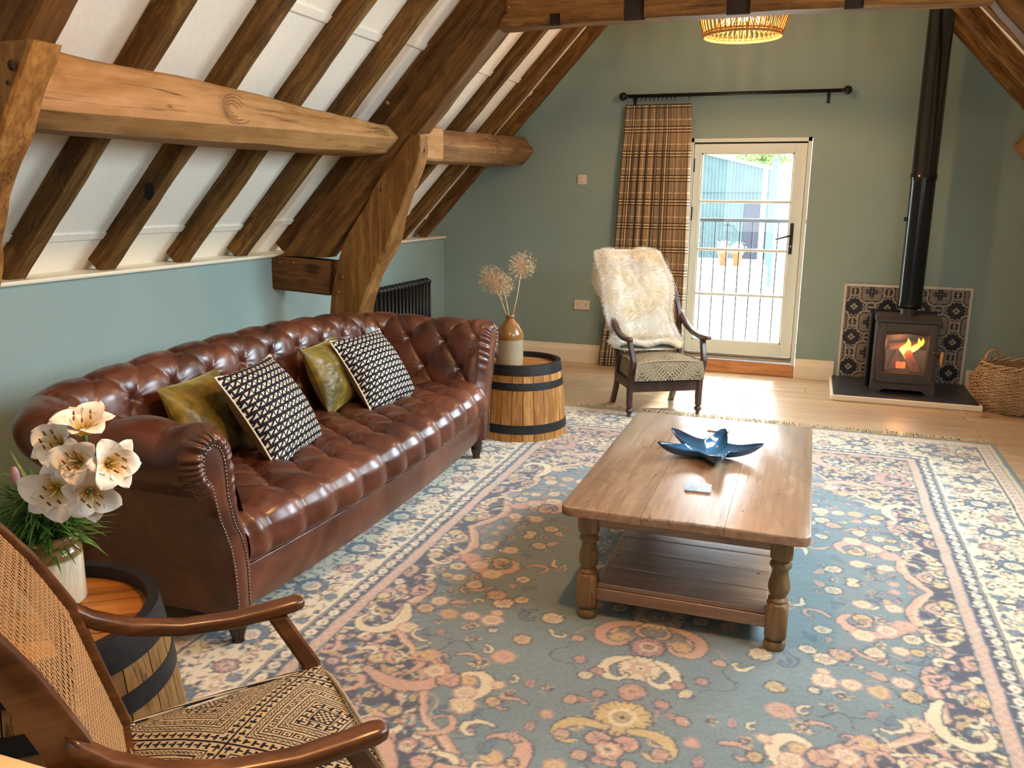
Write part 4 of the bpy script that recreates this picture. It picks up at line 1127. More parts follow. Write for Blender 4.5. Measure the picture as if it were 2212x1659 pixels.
def seat_mesh():
    n = 340; g = np.linspace(-1, 1, n); A, B = np.meshgrid(g, g, indexing='ij')
    # rounded box top folded down the sides: parameter |.|>.8 goes over the edge
    def prof(t, hw):
        s = np.sign(t); a = np.abs(t); inner = np.clip(a/.80, 0, 1)*hw
        over = np.clip((a-.80)/.20, 0, 1); return s*(inner+.012*np.sin(over*PI*.55)), over
    X, ox = prof(A, .222); Yp, oy = prof(B, .215)
    Yc = Yp-.135+.0; X = X*(1+.05*(Yp/.215))
    crown = .035*(1-(np.clip(np.abs(A)/.8, 0, 1))**2.4)*(1-(np.clip(np.abs(B)/.8, 0, 1))**2.6)
    Z = .392+crown-.13*np.maximum(ox, oy)**1.15*1.0+.012*np.clip(B, -1, 1)
    col = chair_fabric(X+np.sign(A)*ox*.13, Yp+np.sign(B)*oy*.13)
    return np.stack([X, Yc, Z], 2).reshape(-1, 3), grid_faces(n, n), col.reshape(-1, 3)
SEAT = seat_mesh(); SEATME = None
def armchair(loc, f, label, mwood, mcane, fancy):
    global SEATME
    rz = math.atan2(f[1], f[0])-PI/2
    r = empty('cane_armchair', (loc[0], loc[1], 0), rz); tag(r, label, 'chair', 'cane-backed armchairs')
    if SEATME is None:
        s = mesh('seat_cushion', SEAT[0], SEAT[1], M_weave, r, col=SEAT[2]); SEATME = s.data
    else: s = link(bpy.data.objects.new('seat_cushion', SEATME), r)
    pp = []
    for t in np.linspace(-1, 1, 40): pp.append((t*.233, .083+0*t-.012*abs(t)**6, .394+.016*(1-abs(t)**2.2)))
    for t in np.linspace(1, -1, 30)[1:]: pp.append((.240+.0*t-.008*(1-t), -.135+t*.212, .388+.004*t+.03*(1-abs(t)**2.4)*.2))
    for t in np.linspace(1, -1, 30)[1:]: pp.append((t*.212, -.35, .378+.01*(1-t*t)))
    for t in np.linspace(-1, 1, 30)[1:-1]: pp.append((-.240+.008*(1-t), -.135+t*.212, .388+.004*t+.03*(1-abs(t)**2.4)*.2))
    xp = N('rope_piping'); w_ = xp.n('ShaderNodeTexWave'); w_.inputs['Scale'].default_value = 60; xp.l(xp.coord((1, 1, 1)), w_.inputs['Vector'])
    xp.set(xp.ramp(w_.outputs['Fac'], [(.4, lin('#26222a')), (.6, lin('#c9b896'))]), .8)
    MB().tube(pp, .005, 6, closed=True).build('piping', xp.m, r, smooth=True)
    # front posts: turned foot, square leg with knee, raking back to the arm
    for s in (-1, 1):
        b = MB()
        pf = [(.012, 0), (.016, .004), (.016, .012), (.012, .02), (.014, .026), (.024, .038), (.027, .048), (.024, .058), (.015, .066), (.020, .072)]
        R = [[(s*.25+q*math.cos(a), q*math.sin(a), z) for a in np.linspace(0, 2*PI, 16, endpoint=False)+PI/16] for q, z in pf]
        for (z, y, x, h) in ((.078, 0, .25, .021), (.17, .0, .25, .022), (.25, .006, .25, .022), (.33, .032, .251, .022), (.385, .056, .252, .021), (.41, .054, .252, .020), (.47, .022, .256, .019), (.535, -.012, .262, .019)):
            q = []
            for a in np.linspace(0, 2*PI, 16, endpoint=False)+PI/16:
                k = 1/max(abs(math.cos(a)), abs(math.sin(a))); k = min(k, 1.3); q.append((s*x+h*k*math.cos(a)*.9, y+h*k*math.sin(a)*1.15, z))
            R.append(q)
        b.loft(R).build('front_leg', mwood, r, angle=.6)
        # rear post in one piece from foot to top rail
        zz = np.r_[np.linspace(0, .2, 4), np.linspace(.25, 1.04, 14)]
        R = []
        for z in zz:
            y = float(np.interp(z, [0, .17], [-.455, -.36])) if z < .17 else bky(z)
            x = bkx(z)+.012; d = .028 if z < .3 else .034-.014*max(0, (z-.7)/.35)
            R.append([(s*x+dx*.015, y+dy*d-.012, z) for dx, dy in ((-1, -.8), (-.8, -1), (.8, -1), (1, -.8), (1, .8), (.8, 1), (-.8, 1), (-1, .8))])
        b = MB().loft(R).build('rear_leg', mwood, r, angle=.7)
        # arm
        ap = [(-.452, .672, .252, .018, .021), (-.43, .655, .256, .020, .022), (-.39, .622, .262, .022, .020), (-.32, .585, .268, .023, .018), (-.22, .556, .274, .024, .017), (-.11, .544, .278, .025, .017), (-.02, .547, .279, .026, .017), (.03, .551, .279, .026, .016), (.047, .552, .279, .022, .013), (.054, .552, .279, .012, .007)]
        R = []
        for (y, z, x, w_, h_) in ap:
            R.append([(s*x+w_*(abs(math.cos(a))**.7)*math.copysign(1, math.cos(a)), y, z+h_*(abs(math.sin(a))**.7)*math.copysign(1, math.sin(a))) for a in np.linspace(0, 2*PI, 20, endpoint=False)+.01])
        MB().loft(R).build('arm', mwood, r, smooth=True)
        MB().box(s*.235-.010, s*.235+.010, -.36, -.0, .185, .25, .003).build('side_rail', mwood, r)
        # cane margin strip
    MB().box(-.24, .24, -.009, .013, .18, .252, .003).build('front_rail', mwood, r)
    MB().box(-.215, .215, -.372, -.352, .18, .25, .003).build('rear_rail', mwood, r)
    MB().box(-.235, .235, -.35, -.005, .238, .262).build('seat_platform', M_black, r)
    # curved top rail
    R = []
    for t in np.linspace(-1, 1, 17):
        z = 1.035+.016*(1-t*t); y = -.645-.0*t; R.append([(t*.186, y+a*.013, z+b_*.020) for a, b_ in ((-1, -.8), (-.7, -1), (.7, -1), (1, -.8), (1, .8), (.7, 1), (-.7, 1), (-1, .8))])
    MB().loft(R).build('top_rail', mwood, r, angle=.8)
    R = []
    for t in np.linspace(-1, 1, 5): R.append([(t*.215, bky(.36)+a*.011, .375+b_*.014) for a, b_ in ((-1, -1), (1, -1), (1, 1), (-1, 1))])
    MB().loft(R).build('lower_back_rail', mwood, r)
    # cane: pairs across and up, crossed by diagonals
    b = MB(); z0, z1 = .385, 1.02; pitch = .0158
    S0 = 0; zs = np.linspace(z0, z1, 90); ys = np.array([bky(z) for z in zs]); arc = np.r_[0, np.cumsum(np.hypot(np.diff(zs), np.diff(ys)))]
    def P(u, s, lift=0):      # u across, s up the arc -> 3d
        z = float(np.interp(s, arc, zs)); y = float(np.interp(s, arc, ys)); return (u, y+lift+.004, z)
    def wid(s): return bkx(float(np.interp(s, arc, zs)))-.004
    def ribbon(p0, p1, w, lift, n=8):
        (u0, s0), (u1, s1) = p0, p1; V = []; F = []
        L = math.hypot(u1-u0, s1-s0)
        if L < .004: return
        dx, ds = (u1-u0)/L, (s1-s0)/L
        for k in range(n+1):
            t = k/n; u = u0+(u1-u0)*t; s = s0+(s1-s0)*t
            V += [P(u-ds*w, s+dx*w, lift), P(u+ds*w, s-dx*w, lift), P(u, s, lift+.0004)]
        for k in range(n): F += [(3*k, 3*k+2, 3*k+5, 3*k+3), (3*k+2, 3*k+1, 3*k+4, 3*k+5)]
        b.add(V, F)
    A = arc[-1]; n = int(A/pitch)
    for k in range(n+1):
        s = k*pitch+.004
        for e in (-.0015, .0015): ribbon((-wid(s), s+e), (wid(s), s+e), .00060, .0002, 1)
    m = int(.24/pitch)
    for k in range(-m, m+1):
        u = k*pitch; ok = [s for s in np.linspace(0, A, 60) if wid(s) > abs(u)]
        if len(ok) < 3: continue
        for e in (-.0015, .0015): ribbon((u+e, ok[0]), (u+e, ok[-1]), .00060, .0, 10)
    for sg in (-1, 1):
        for k in range(-60, 120):
            c = k*pitch+.004; pts = []
            for s in np.linspace(0, A, 160):
                u = sg*(s-c)
                if abs(u) < wid(s): pts.append((u, s))
            if len(pts) > 3: ribbon(pts[0], pts[-1], .0007, .0004 if sg > 0 else .0006, 10)
    o = b.build('cane_panel', mcane, r); tag(o, kind='stuff')
    return r
armchair((-.90, 1.36), (.668, .745), 'cane-backed wooden armchair with patterned seat in the near left corner', M_chairwood, M_cane, 1)
FC = (-.875, 5.742); FF = (.488, -.873)
armchair(FC, FF, 'cane-backed dark wooden armchair by the curtain, draped with a sheepskin', M_chairdark, M_canedark, 0)

# ------------------------------------------------------------------ sheepskin
def sheepskin():
    rz = math.atan2(FF[1], FF[0])-PI/2
    r = empty('sheepskin', (FC[0], FC[1], 0), rz); tag(r, 'fluffy cream sheepskin draped over the back of the far armchair', 'sheepskin')
    # centre line down the hide: behind the top, over, down the back front, onto the seat
    cl = [(-.73, .72), (-.72, .86), (-.70, .98), (-.665, 1.062), (-.61, 1.045), (-.55, .96), (-.48, .84), (-.42, .72), (-.38, .60), (-.34, .48), (-.30, .445), (-.24, .442), (-.17, .44)]
    lx = [(.02, .22), (-.06, .29), (-.11, .31), (-.13, .31), (-.14, .31), (-.155, .325), (-.175, .315), (-.165, .30), (-.155, .285), (-.185, .285), (-.20, .29), (-.19, .29), (-.12, .28)]
    cl = np.array(cl); lx = np.array(lx); s = np.linspace(0, 1, len(cl)); nu, nv = 90, 50
    t = np.linspace(0, 1, nu); Y = np.interp(t, s, cl[:, 0]); Z = np.interp(t, s, cl[:, 1]); X0 = np.interp(t, s, lx[:, 0]); X1 = np.interp(t, s, lx[:, 1])
    for _ in range(4):
        for a in (Y, Z, X0, X1): a[1:-1] = (a[:-2]+2*a[1:-1]+a[2:])/4
    v = np.linspace(0, 1, nv)
    X = X0[:, None]*(1-v)+X1[:, None]*v+.012*np.sin(t*23)[:, None]*(np.abs(v-.5)*2)[None, :]
    ty, tz = np.gradient(Y), np.gradient(Z); ln = np.hypot(ty, tz); ny, nz = -tz/ln, ty/ln       # outward
    if ny[nu//2] < 0: ny, nz = ny, nz
    ny, nz = np.where(True, -tz/ln, 0), np.where(True, ty/ln, 0)
    # fold: outer third wraps back round the post
    wrap = np.clip((X-.20)/.12, 0, 1); foldz = .02*np.sin(v*9)[None, :]*np.ones((nu, 1))
    th = .018+.020*np.sin(PI*v)[None, :]**.5+foldz*.6+.010*fbm(X*9, t[:, None]*6, 0, 4)
    Yg = Y[:, None]-ny[:, None]*0; 
    sgn = 1.0
    OY = Y[:, None]+(-ny[:, None])*(-th); OZ = Z[:, None]+nz[:, None]*0
    nrm_y, nrm_z = tz/ln*-1, ty/ln
    # make sure the normal points away from the chair back (towards +y on the front run)
    mid = nu//2
    if nrm_y[mid] < 0: nrm_y, nrm_z = -nrm_y, -nrm_z
    OY = Y[:, None]+nrm_y[:, None]*th-wrap*.06; OZ = Z[:, None]+nrm_z[:, None]*th
    V = np.stack([X, OY, OZ], 2); base_ = V.reshape(-1, 3)
    IV = np.stack([X, Y[:, None]-wrap*.06+0*X, Z[:, None]+0*X], 2).reshape(-1, 3)
    allv = np.concatenate([V, IV.reshape(nu, nv, 3)[:, ::-1]], 1).reshape(-1, 3)
    xf = N('sheep_fleece'); nf = xf.noise(xf.coord(), 7, 3, .5); 
    xf.set(xf.ramp(nf, [(.35, lin('#fbf3dc')), (.6, lin('#fffdf6'))]), .9, 0, .1)
    xf.b.inputs['Subsurface Weight'].default_value = .0
    o = mesh('hide', allv, grid_faces(nu, 2*nv, closev=True), xf.m, r); bmf(o)
    # wool locks
    P = V; du = np.gradient(P, axis=0); dv = np.gradient(P, axis=1); NN = np.cross(du, dv); NN /= np.linalg.norm(NN, axis=2)[..., None]+1e-9
    if NN[mid, nv//2, 1] < 0: NN = -NN
    rs = np.random.RandomState(5); n = 46000
    fu = rs.rand(n)*(nu-1.001); fv = rs.rand(n)*(nv-1.001)
    edge = rs.rand(n) < .22; side = rs.rand(n) < .5; fv = np.where(edge, np.where(side, rs.rand(n)*2.2, nv-1.01-rs.rand(n)*2.2), fv)
    e2 = rs.rand(n) < .06; fu = np.where(e2, nu-1.01-rs.rand(n)*2, fu)
    iu, iv = fu.astype(int), fv.astype(int); a, b_ = (fu-iu)[:, None], (fv-iv)[:, None]
    p = P[iu, iv]*(1-a)*(1-b_)+P[iu+1, iv]*a*(1-b_)+P[iu, iv+1]*(1-a)*b_+P[iu+1, iv+1]*a*b_
    nn = NN[iu, iv]
    out = np.zeros((n, 3)); out[:, 0] = np.where(edge, np.where(side, -1, 1)*.9, 0); out[:, 1] += np.where(e2, .8, 0)
    clump = np.stack([fbm(fu*.22, fv*.22, 0, 11), fbm(fu*.22, fv*.22, 5, 12), fbm(fu*.22, fv*.22, 9, 13)], 1)*.5
    d = nn+out+clump+rs.normal(size=(n, 3))*.22+np.array([0, 0, -.35]); d /= np.linalg.norm(d, axis=1)[:, None]
    L = rs.uniform(.026, .048, n)[:, None]; w = .0009
    sd = np.cross(d, rs.normal(size=(n, 3))); sd /= np.linalg.norm(sd, axis=1)[:, None]
    q1 = p+d*L*.55+np.array([0, 0, -.001]); q2 = p+d*L+np.array([0, 0, -.006])
    VV = np.stack([p-nn*.003-sd*w, p-nn*.003+sd*w, q1-sd*w*.8, q1+sd*w*.8, q2], 1).reshape(-1, 3)
    k = np.arange(n)[:, None]*5
    F = [tuple(f) for f in (k+np.array([0, 1, 3, 2])).tolist()]+[tuple(f) for f in (k+np.array([2, 3, 4])).tolist()]
    tag(mesh('wool', VV, F, xf.m, r, False), kind='stuff')
sheepskin()

# ------------------------------------------------------------------ radiator
def radiator():
    r = empty('column_radiator', (-3.21, 6.43, .12)); tag(r, 'black column radiator on the low wall behind the sofa', 'radiator')
    c0 = None; n = 15
    for k in range(n):
        y = -.455+k*.065
        if c0 is None:
            b = MB()
            for dx in (-.03, .0, .03): b.tube([(dx, 0, .03), (dx, 0, .61)], .0125, 10)
            b.tube([(-.04, 0, .61), (0, 0, .632), (.04, 0, .61)], .022, 10); b.tube([(-.04, 0, .03), (0, 0, .012), (.04, 0, .03)], .022, 10)
            c0 = b.build('column', M_black, r, smooth=True); c0.location = (0, y, 0)
        else: dup(c0, r, location=(0, y, 0))
    for s in (-.40, .40): MB().box(-.03, .03, s-.012, s+.012, -.12, .02).build('foot', M_black, r)
    MB().tube([(0, -.47, .02), (0, -.52, .02), (0, -.52, -.11)], .009, 8).build('supply_pipe', M_black, r, smooth=True)
radiator()
# ------------------------------------------------------------------ switches
def wallbox(name, label, cat, x, z, w, h, fn):
    r = empty(name, (x, GY-.001, z)); tag(r, label, cat); m = plain('white_plastic', '#d8cfc0', .35, 0, .4, .02)
    MB().box(-w/2, w/2, -.012, 0, -h/2, h/2, .004).build('plate', m, r); fn(r, m)
def therm(r, m):
    d = MB().tube([(0, -.010, 0), (0, -.024, 0)], [.027, .024], 24).build('dial', m, r, smooth=True, angle=.7)
    MB().tube([(0, -.0245, .004), (0, -.0245, .02)], .0012, 5).build('pointer', M_black, d)
wallbox('room_thermostat', 'small cream wall thermostat with round dial left of the curtain', 'thermostat', -1.945, 1.633, .083, .085, therm)
def sock(r, m):
    for s in (-.036, .036):
        MB().box(s-.0035-.008, s+.0035-.008, -.0135, -.0125, .020, .034).build('rocker_switch', plain('switch_white', '#efe8dc', .3), r)
        MB().box(s-.003, s+.003, -.0128, -.0122, .002, .014).box(s-.014, s-.008, -.0128, -.0122, -.014, -.010).box(s+.008, s+.014, -.0128, -.0122, -.014, -.010).build('socket_holes', M_black, r)
wallbox('double_socket', 'pinkish white double power socket on the far wall', 'socket', -1.918, .529, .147, .088, sock)
# ------------------------------------------------------------------ curtain and pole
def curtain():
    M_pole = plain('dark_pole_metal', '#2a2726', .35, .7)
    yp, zp = 7.34, 2.31
    p = empty('curtain_pole', (-.70, yp, zp)); tag(p, 'dark metal curtain pole with ball finials above the door', 'curtain pole')
    MB().tube([(-.86, 0, -.0), (.85, 0, 0)], .0145, 14).build('rod', M_pole, p, smooth=True)
    for s in (-.885, .875): 
        MB().ball((s, 0, 0), .034, 16, 10).tube([(s-math.copysign(.05, s), 0, 0), (s, 0, 0)], [.017, .012], 10).build('finial', M_pole, p, smooth=True)
    for s in (-.80, .74): MB().tube([(s, 0, .0), (s, .06, -.0), (s, .098, -.02)], .008, 8).box(s-.012, s+.012, .092, .099, -.085, .02, .002).build('bracket', M_pole, p, smooth=True, angle=.6)
    rg = None
    xs = list(np.linspace(-.80, -.45, 11))+[-.335]
    for x in xs:
        if rg is None:
            rg = MB().tube([(0, .021*math.cos(t), .021*math.sin(t)-.006) for t in np.linspace(0, 2*PI, 18, endpoint=False)], .0028, 6, closed=True).tube([(0, 0, -.028), (0, 0, -.045)], .002, 5).build('ring', M_pole, p, smooth=True); rg.location = (x, 0, 0)
        else: dup(rg, p, location=(x, 0, 0))
    c = empty('plaid_curtain', (-1.30, 7.36, .01)); tag(c, 'brown plaid pencil-pleat curtain drawn to the left of the door', 'curtain')
    nu, nv = 560, 90; u = np.linspace(0, 1, nu); v = np.linspace(0, 1, nv); U, V_ = np.meshgrid(u, v, indexing='ij')   # v: 0 bottom 1 top
    top = 2.245
    xl = np.interp(v, [0, .02, .45, .9, 1], [-1.745, -1.745, -1.635, -1.585, -1.572]); xr = np.interp(v, [0, .45, .9, 1], [-.985, -.985, -1.005, -1.022])
    X = xl*(1-U)+xr*U
    ph = U*11+.35*np.sin(U*7)
    # right-hand tenth hangs flat
    fl = 1-sst(.66, .74, U)*(1-sst(.95, .97, U))*.85
    amp = (.034-.016*sst(.80, .9, V_))*fl
    Yd = amp*np.sin(ph*2*PI)+.012*np.sin(ph*PI*2*2.3+V_*2)*fl*(1-.6*V_)
    pin = np.exp(-((V_-.915)/.035)**2); Yd = Yd*(1-.55*pin)
    X = X+.012*np.cos(ph*2*PI)*fl*(1-.3*V_)
    Z = V_*(top-.012)+.0
    uvx = U*1.55; uvy = V_*2.25
    # plaid painted by thread counts
    f = lambda q: q-np.floor(q)
    def stripes(t, P):
        q = f(t/P)*P; L = np.zeros_like(t); D = np.zeros_like(t)
        for a in (.018, .042, .066): D = np.maximum(D, (np.abs(q-a) < .0036))
        for a in (.030, .054): L = np.maximum(L, (np.abs(q-a) < .0045))
        L = np.maximum(L, (np.abs(q-.125) < .002)*.6)
        return L, D
    return c, U, V_, X, Yd, Z, uvx, uvy
def curtain_build():
    c, U, V_, X, Yd, Z, uvx, uvy = curtain()
    V = np.stack([X+1.30, Yd, Z], 2).reshape(-1, 3)
    x = N('plaid_wool'); uv = x.n('ShaderNodeUVMap'); sp = x.n('ShaderNodeSeparateXYZ'); x.l(uv.outputs[0], sp.inputs[0])
    def fr(sock, P):
        m = x.n('ShaderNodeMath', operation='DIVIDE'); x.l(sock, m.inputs[0]); m.inputs[1].default_value = P
        g = x.n('ShaderNodeMath', operation='FRACT'); x.l(m.outputs[0], g.inputs[0]); return g.outputs[0]
    def st(P, sock):
        q = fr(sock, P); e = .004/P; 
        def lines(cs, hw):
            stops = [(0, 0.0)]
            for a in cs: stops += [(a/P-hw/P, 1.0), (a/P+hw/P, 0.0)]
            return x.ramp(q, stops, 'CONSTANT')
        return lines((.022, .046, .070), .0035), lines((.034, .058, .125), .0042)
    Dx, Lx = st(.19, sp.outputs[0]); Dy, Ly = st(.20, sp.outputs[1])
    base_ = x.mix(x.noise(x.coord((1, 1, 1), 'UV'), 5, 2), lin('#86725a'), lin('#988468'))
    col = x.mix(Lx, base_, lin('#cdb894')); col = x.mix(Ly, col, lin('#cdb894'))
    dk = x.mix(.5, Dx, Dy, 'ADD'); 
    col = x.mix(Dx, col, lin('#3a291d')); col = x.mix(Dy, col, lin('#3a291d'))
    tw = x.noise(x.coord((900, 900, 1), 'UV'), 1, 2); x.bump(tw, .3, .001)
    x.set(col, .9, 0, .1); x.b.inputs['Sheen Weight'].default_value = .2
    mesh('curtain_panel', V, grid_faces(*U.shape), x.m, c, uv=np.stack([uvx, uvy], 2).reshape(-1, 2))
curtain_build()

# ------------------------------------------------------------------ stove corner
def stove():
    # hearth
    h = empty('stove_hearth', (.75, 7.03, 0)); tag(h, 'low slate hearth with a cream edging strip under the stove', 'hearth')
    def H(nm, b, m, **k): o = b.build(nm, m, h, **k); return o
    x0, x1, y0, y1 = -.515, .515, -.345, GY-7.03
    fr = MB().box(x0, x1, y0, y0+.02, 0, .043, .008).box(x0, x0+.02, y0+.02, y1, 0, .043, .006).box(x1-.02, x1, y0+.02, y1, 0, .043, .006); H('edging', fr, M_cream)
    H('slate_slab', MB().box(x0+.021, x1-.021, y0+.021, y1, 0, .047, .002), plain('slate', '#2e3036', .36, 0, .5, .2, .25, 14))
    # splashback: 0.25 m encaustic tiles
    s = empty('tiled_splashback', (.757, GY, .047)); tag(s, 'patterned black and cream tile splashback with white trim behind the stove', 'splashback')
    X0, X1, Z1 = .289-.757, 1.229-.757, .816-.047
    t_ = .018
    tr = MB().box(X0, X0+t_, -.022, 0, 0, Z1).box(X1-t_, X1, -.022, 0, 0, Z1).box(X0+t_, X1-t_, -.022, 0, Z1-t_, Z1)
    tr.build('edge_trim', plain('white_trim', '#cfc8ba', .4), s)
    def paint(x, z):
        a, b = np.abs(x), np.abs(z); a, b = a/.25, b/.25           # tile coords, 0 centre .5 edge
        hi, lo = np.maximum(a, b), np.minimum(a, b)
        c_cream, c_dark, c_grey = np.array(lin('#a09788')), np.array(lin('#24262b')), np.array(lin('#837a70'))
        col = np.zeros(x.shape+(3,))+c_dark
        dc = np.hypot(a-.5, b-.5); ang = np.arctan2(.5-b, .5-a)
        R = .36+.035*np.cos(ang*4+PI)
        inside = dc < R-.035
        col[inside] = c_grey*1.05
        ringm = (dc >= R) & (dc < R+.055); col[ringm] = c_cream
        star = dc < .10+.15*np.abs(np.cos(2*ang))**1.3*(.75+.25*np.cos(ang*16)); col[star & inside] = c_dark
        vein = (np.abs(np.sin(2*ang)) < .0) & inside; col[vein] = c_cream
        for cx, cz, r in ((.31, .075, .062), (.075, .31, .062), (.20, .20, .045)):
            d = np.hypot(a-cx, b-cz); m = (d < r) & (d > r-.03); col[m] = c_cream
        d0 = np.hypot(a, b); an = np.arctan2(b, a); m = (d0 < .06+.05*np.abs(np.cos(2*an))); col[m] = c_cream; col[d0 < .03] = c_dark
        m = (hi > .40) & (lo < .03) & (lo > -.1); col[m] = c_cream
        m = (np.abs(np.hypot(a-.5, b)-.14) < .02); col[m] = c_cream
        m = (np.abs(np.hypot(a, b-.5)-.14) < .02); col[m] = c_cream
        return col
    mt = vcol('encaustic_tile', .35, .4, .05, 60)
    gx = [v-.757 for v in (.289+t_, .5, .75, 1.0, 1.229-t_)]; gz = [0, .257-.047-.0, .507-.047, .757-.047, Z1-t_]
    for i in range(4):
        for k in range(4):
            a0, a1, b0, b1 = gx[i]+.0012, gx[i+1]-.0012, gz[k]+.0012, gz[k+1]-.0012
            nx, nz = max(8, int((a1-a0)/.0036)), max(6, int((b1-b0)/.0036))
            A, B = np.meshgrid(np.linspace(a0, a1, nx), np.linspace(b0, b1, nz), indexing='ij')
            cx, cz = [.375, .625, .875, 1.125][i]-.757, [.132, .382, .632, .882][k]-.047
            col = paint(A-cx, B-cz)
            V = np.stack([A, 0*A-.014, B], 2).reshape(-1, 3)
            o = mesh('tile', V, grid_faces(nx, nz), mt, s, False, col=col.reshape(-1, 3))
            bx = [(a0, -.0141), (a1, -.0141)]
    MB().box(X0+t_, X1-t_, -.012, 0, 0, Z1-t_).build('grout', plain('pale_grout', '#a9a399', .9), s)
    # stove
    sx, sy, sz = .742, 7.06, .047
    r = empty('wood_stove', (sx, sy, sz)); tag(r, 'small grey cast-iron wood stove with a lit fire on the slate hearth', 'stove')
    MS = plain('grey_stove_iron', '#4a4340', .42, .35, .5, .06, .06, 200); w = .218; MD = plain('black_heat_shield', '#101114', .6)
    b = MB(); yf, yb = -.165, .14
    # carcass with open front
    b.box(-w, -w+.02, yf+.02, yb, .07, .545, .003).box(w-.02, w, yf+.02, yb, .07, .545, .003).box(-w+.02, w-.02, yb-.02, yb, .07, .545).box(-w+.02, w-.02, yf+.02, yb-.02, .07, .11)
    b.box(-w, w, yf+.012, yf+.03, .515, .545).box(-w, w, yf+.012, yf+.03, .07, .10)
    b.build('body', MS, r)
    tp = MB().add([(-w-.012, yf-.012, .545), (w+.012, yf-.012, .545), (w+.012, yb, .545), (-w-.012, yb, .545), (-w-.012, yf-.012, .556), (w+.012, yf-.012, .556), (w-.0, yf+.05, .583), (-w+.0, yf+.05, .583), (w, yb, .583), (-w, yb, .583)],
        [(3, 2, 1, 0), (0, 1, 5, 4), (4, 5, 6, 7), (7, 6, 8, 9), (1, 2, 8, 6, 5), (3, 0, 4, 7, 9), (2, 3, 9, 8)]); tp.build('top_plate', MS, r)
    # plinth with arched cut-out
    P = [(-w-.004, 0), (-w+.055, 0), (-w+.085, .028), (w-.085, .028), (w-.055, 0), (w+.004, 0), (w+.004, .072), (-w-.004, .072)]
    q = MB(); n = len(P); q.add([(x, yf, z) for x, z in P]+[(x, yf+.02, z) for x, z in P], [tuple(range(n)), tuple(range(n, 2*n))[::-1]]+[(i, (i+1) % n, (i+1) % n+n, i+n) for i in range(n)])
    q.box(-w, -w+.02, yf+.02, yb, 0, .07).box(w-.02, w, yf+.02, yb, 0, .07).box(-w+.02, w-.02, yb-.02, yb, 0, .07); q.build('plinth', MS, r)
    MB().tube([(0, yf-.0, .052), (0, yf-.010, .052)], .007, 10).build('air_control', plain('bright_steel', '#b8b8b8', .2, 1), r, smooth=True)
    MB().box(-w-.035, w+.0, yb+.004, yb+.02, .0, .60).box(-w-.035, -w-.022, yb-.10, yb+.004, 0, .57).build('heat_shield', MD, r)
    # door with window
    d = MB(); dw, z0, z1 = .196, .085, .535; gw, g0, g1 = .150, .155, .475
    d.box(-dw, -gw, yf-.008, yf+.012, z0, z1, .003).box(gw, dw, yf-.008, yf+.012, z0, z1, .003).box(-gw, gw, yf-.008, yf+.012, g1, z1).box(-gw, gw, yf-.008, yf+.012, z0, g0)
    # bevelled inner rim with shallow arch at the top
    d.add([(-gw, yf-.008, g1-.0), (gw, yf-.008, g1), (gw-.012, yf+.004, g1-.03), (-gw+.012, yf+.004, g1-.03), (0, yf+.004, g1-.016)], [(0, 1, 2, 4, 3)])
    d.add([(-gw, yf-.008, g0), (-gw, yf-.008, g1), (-gw+.012, yf+.004, g1-.03), (-gw+.012, yf+.004, g0+.012)], [(0, 1, 2, 3)])
    d.add([(gw, yf-.008, g0), (gw, yf-.008, g1), (gw-.012, yf+.004, g1-.03), (gw-.012, yf+.004, g0+.012)], [(0, 3, 2, 1)])
    d.add([(-gw, yf-.008, g0), (gw, yf-.008, g0), (gw-.012, yf+.004, g0+.012), (-gw+.012, yf+.004, g0+.012)], [(0, 3, 2, 1)])
    do = d.build('door', MS, r)
    gm = N('stove_glass'); t1 = gm.n('ShaderNodeBsdfTransparent'); t1.inputs[0].default_value = (.92, .88, .84, 1); g_ = gm.n('ShaderNodeBsdfGlossy'); g_.inputs['Roughness'].default_value = .08
    mx = gm.n('ShaderNodeMixShader'); mx.inputs[0].default_value = .09; gm.l(t1.outputs[0], mx.inputs[1]); gm.l(g_.outputs[0], mx.inputs[2]); gm.l(mx.outputs[0], gm.out.inputs[0])
    MB().box(-gw, gw, yf+.004, yf+.008, g0, g1).build('glass_pane', gm.m, do)
    for z in (.11, .50): MB().tube([(-dw-.008, yf-.002, z-.02), (-dw-.008, yf-.002, z+.02)], .007, 8).build('hinge', MS, do, smooth=True)
    hb = MB().tube([(dw-.01, yf-.008, .335), (dw-.01, yf-.035, .335), (dw+.045, yf-.045, .335)], .008, 8).build('handle', MS, do, smooth=True)
    MB().tube([(dw+.045, yf-.045, .345), (dw+.045, yf-.045, .33), (dw+.043, yf-.05, .29), (dw+.045, yf-.047, .235)], [.010, .012, .011, .010], 10).build('wooden_grip', plain('pale_handle_wood', '#b98f5f', .5), hb, smooth=True)
    # firebricks glow-lit
    MB().box(-w+.022, w-.022, yb-.04, yb-.022, .11, .30).box(-w+.021, -w+.04, yf+.03, yb-.04, .11, .30).box(w-.04, w-.021, yf+.03, yb-.04, .11, .30).box(-w+.021, w-.021, yf+.03, yb-.02, .111, .118).build('fire_brick', plain('vermiculite', '#8a7767', .9), r)
    MB().box(-.15, .15, yf+.035, yf+.045, .118, .168).build('log_guard', MS, r)
    # logs, embers, flame
    M_log = wood('split_log', '#3a2418', '#7a4f32', '#a37148', 0, .8, 3, .2, .5); M_char = plain('charred_log', '#120d0b', .9, bump=.6)
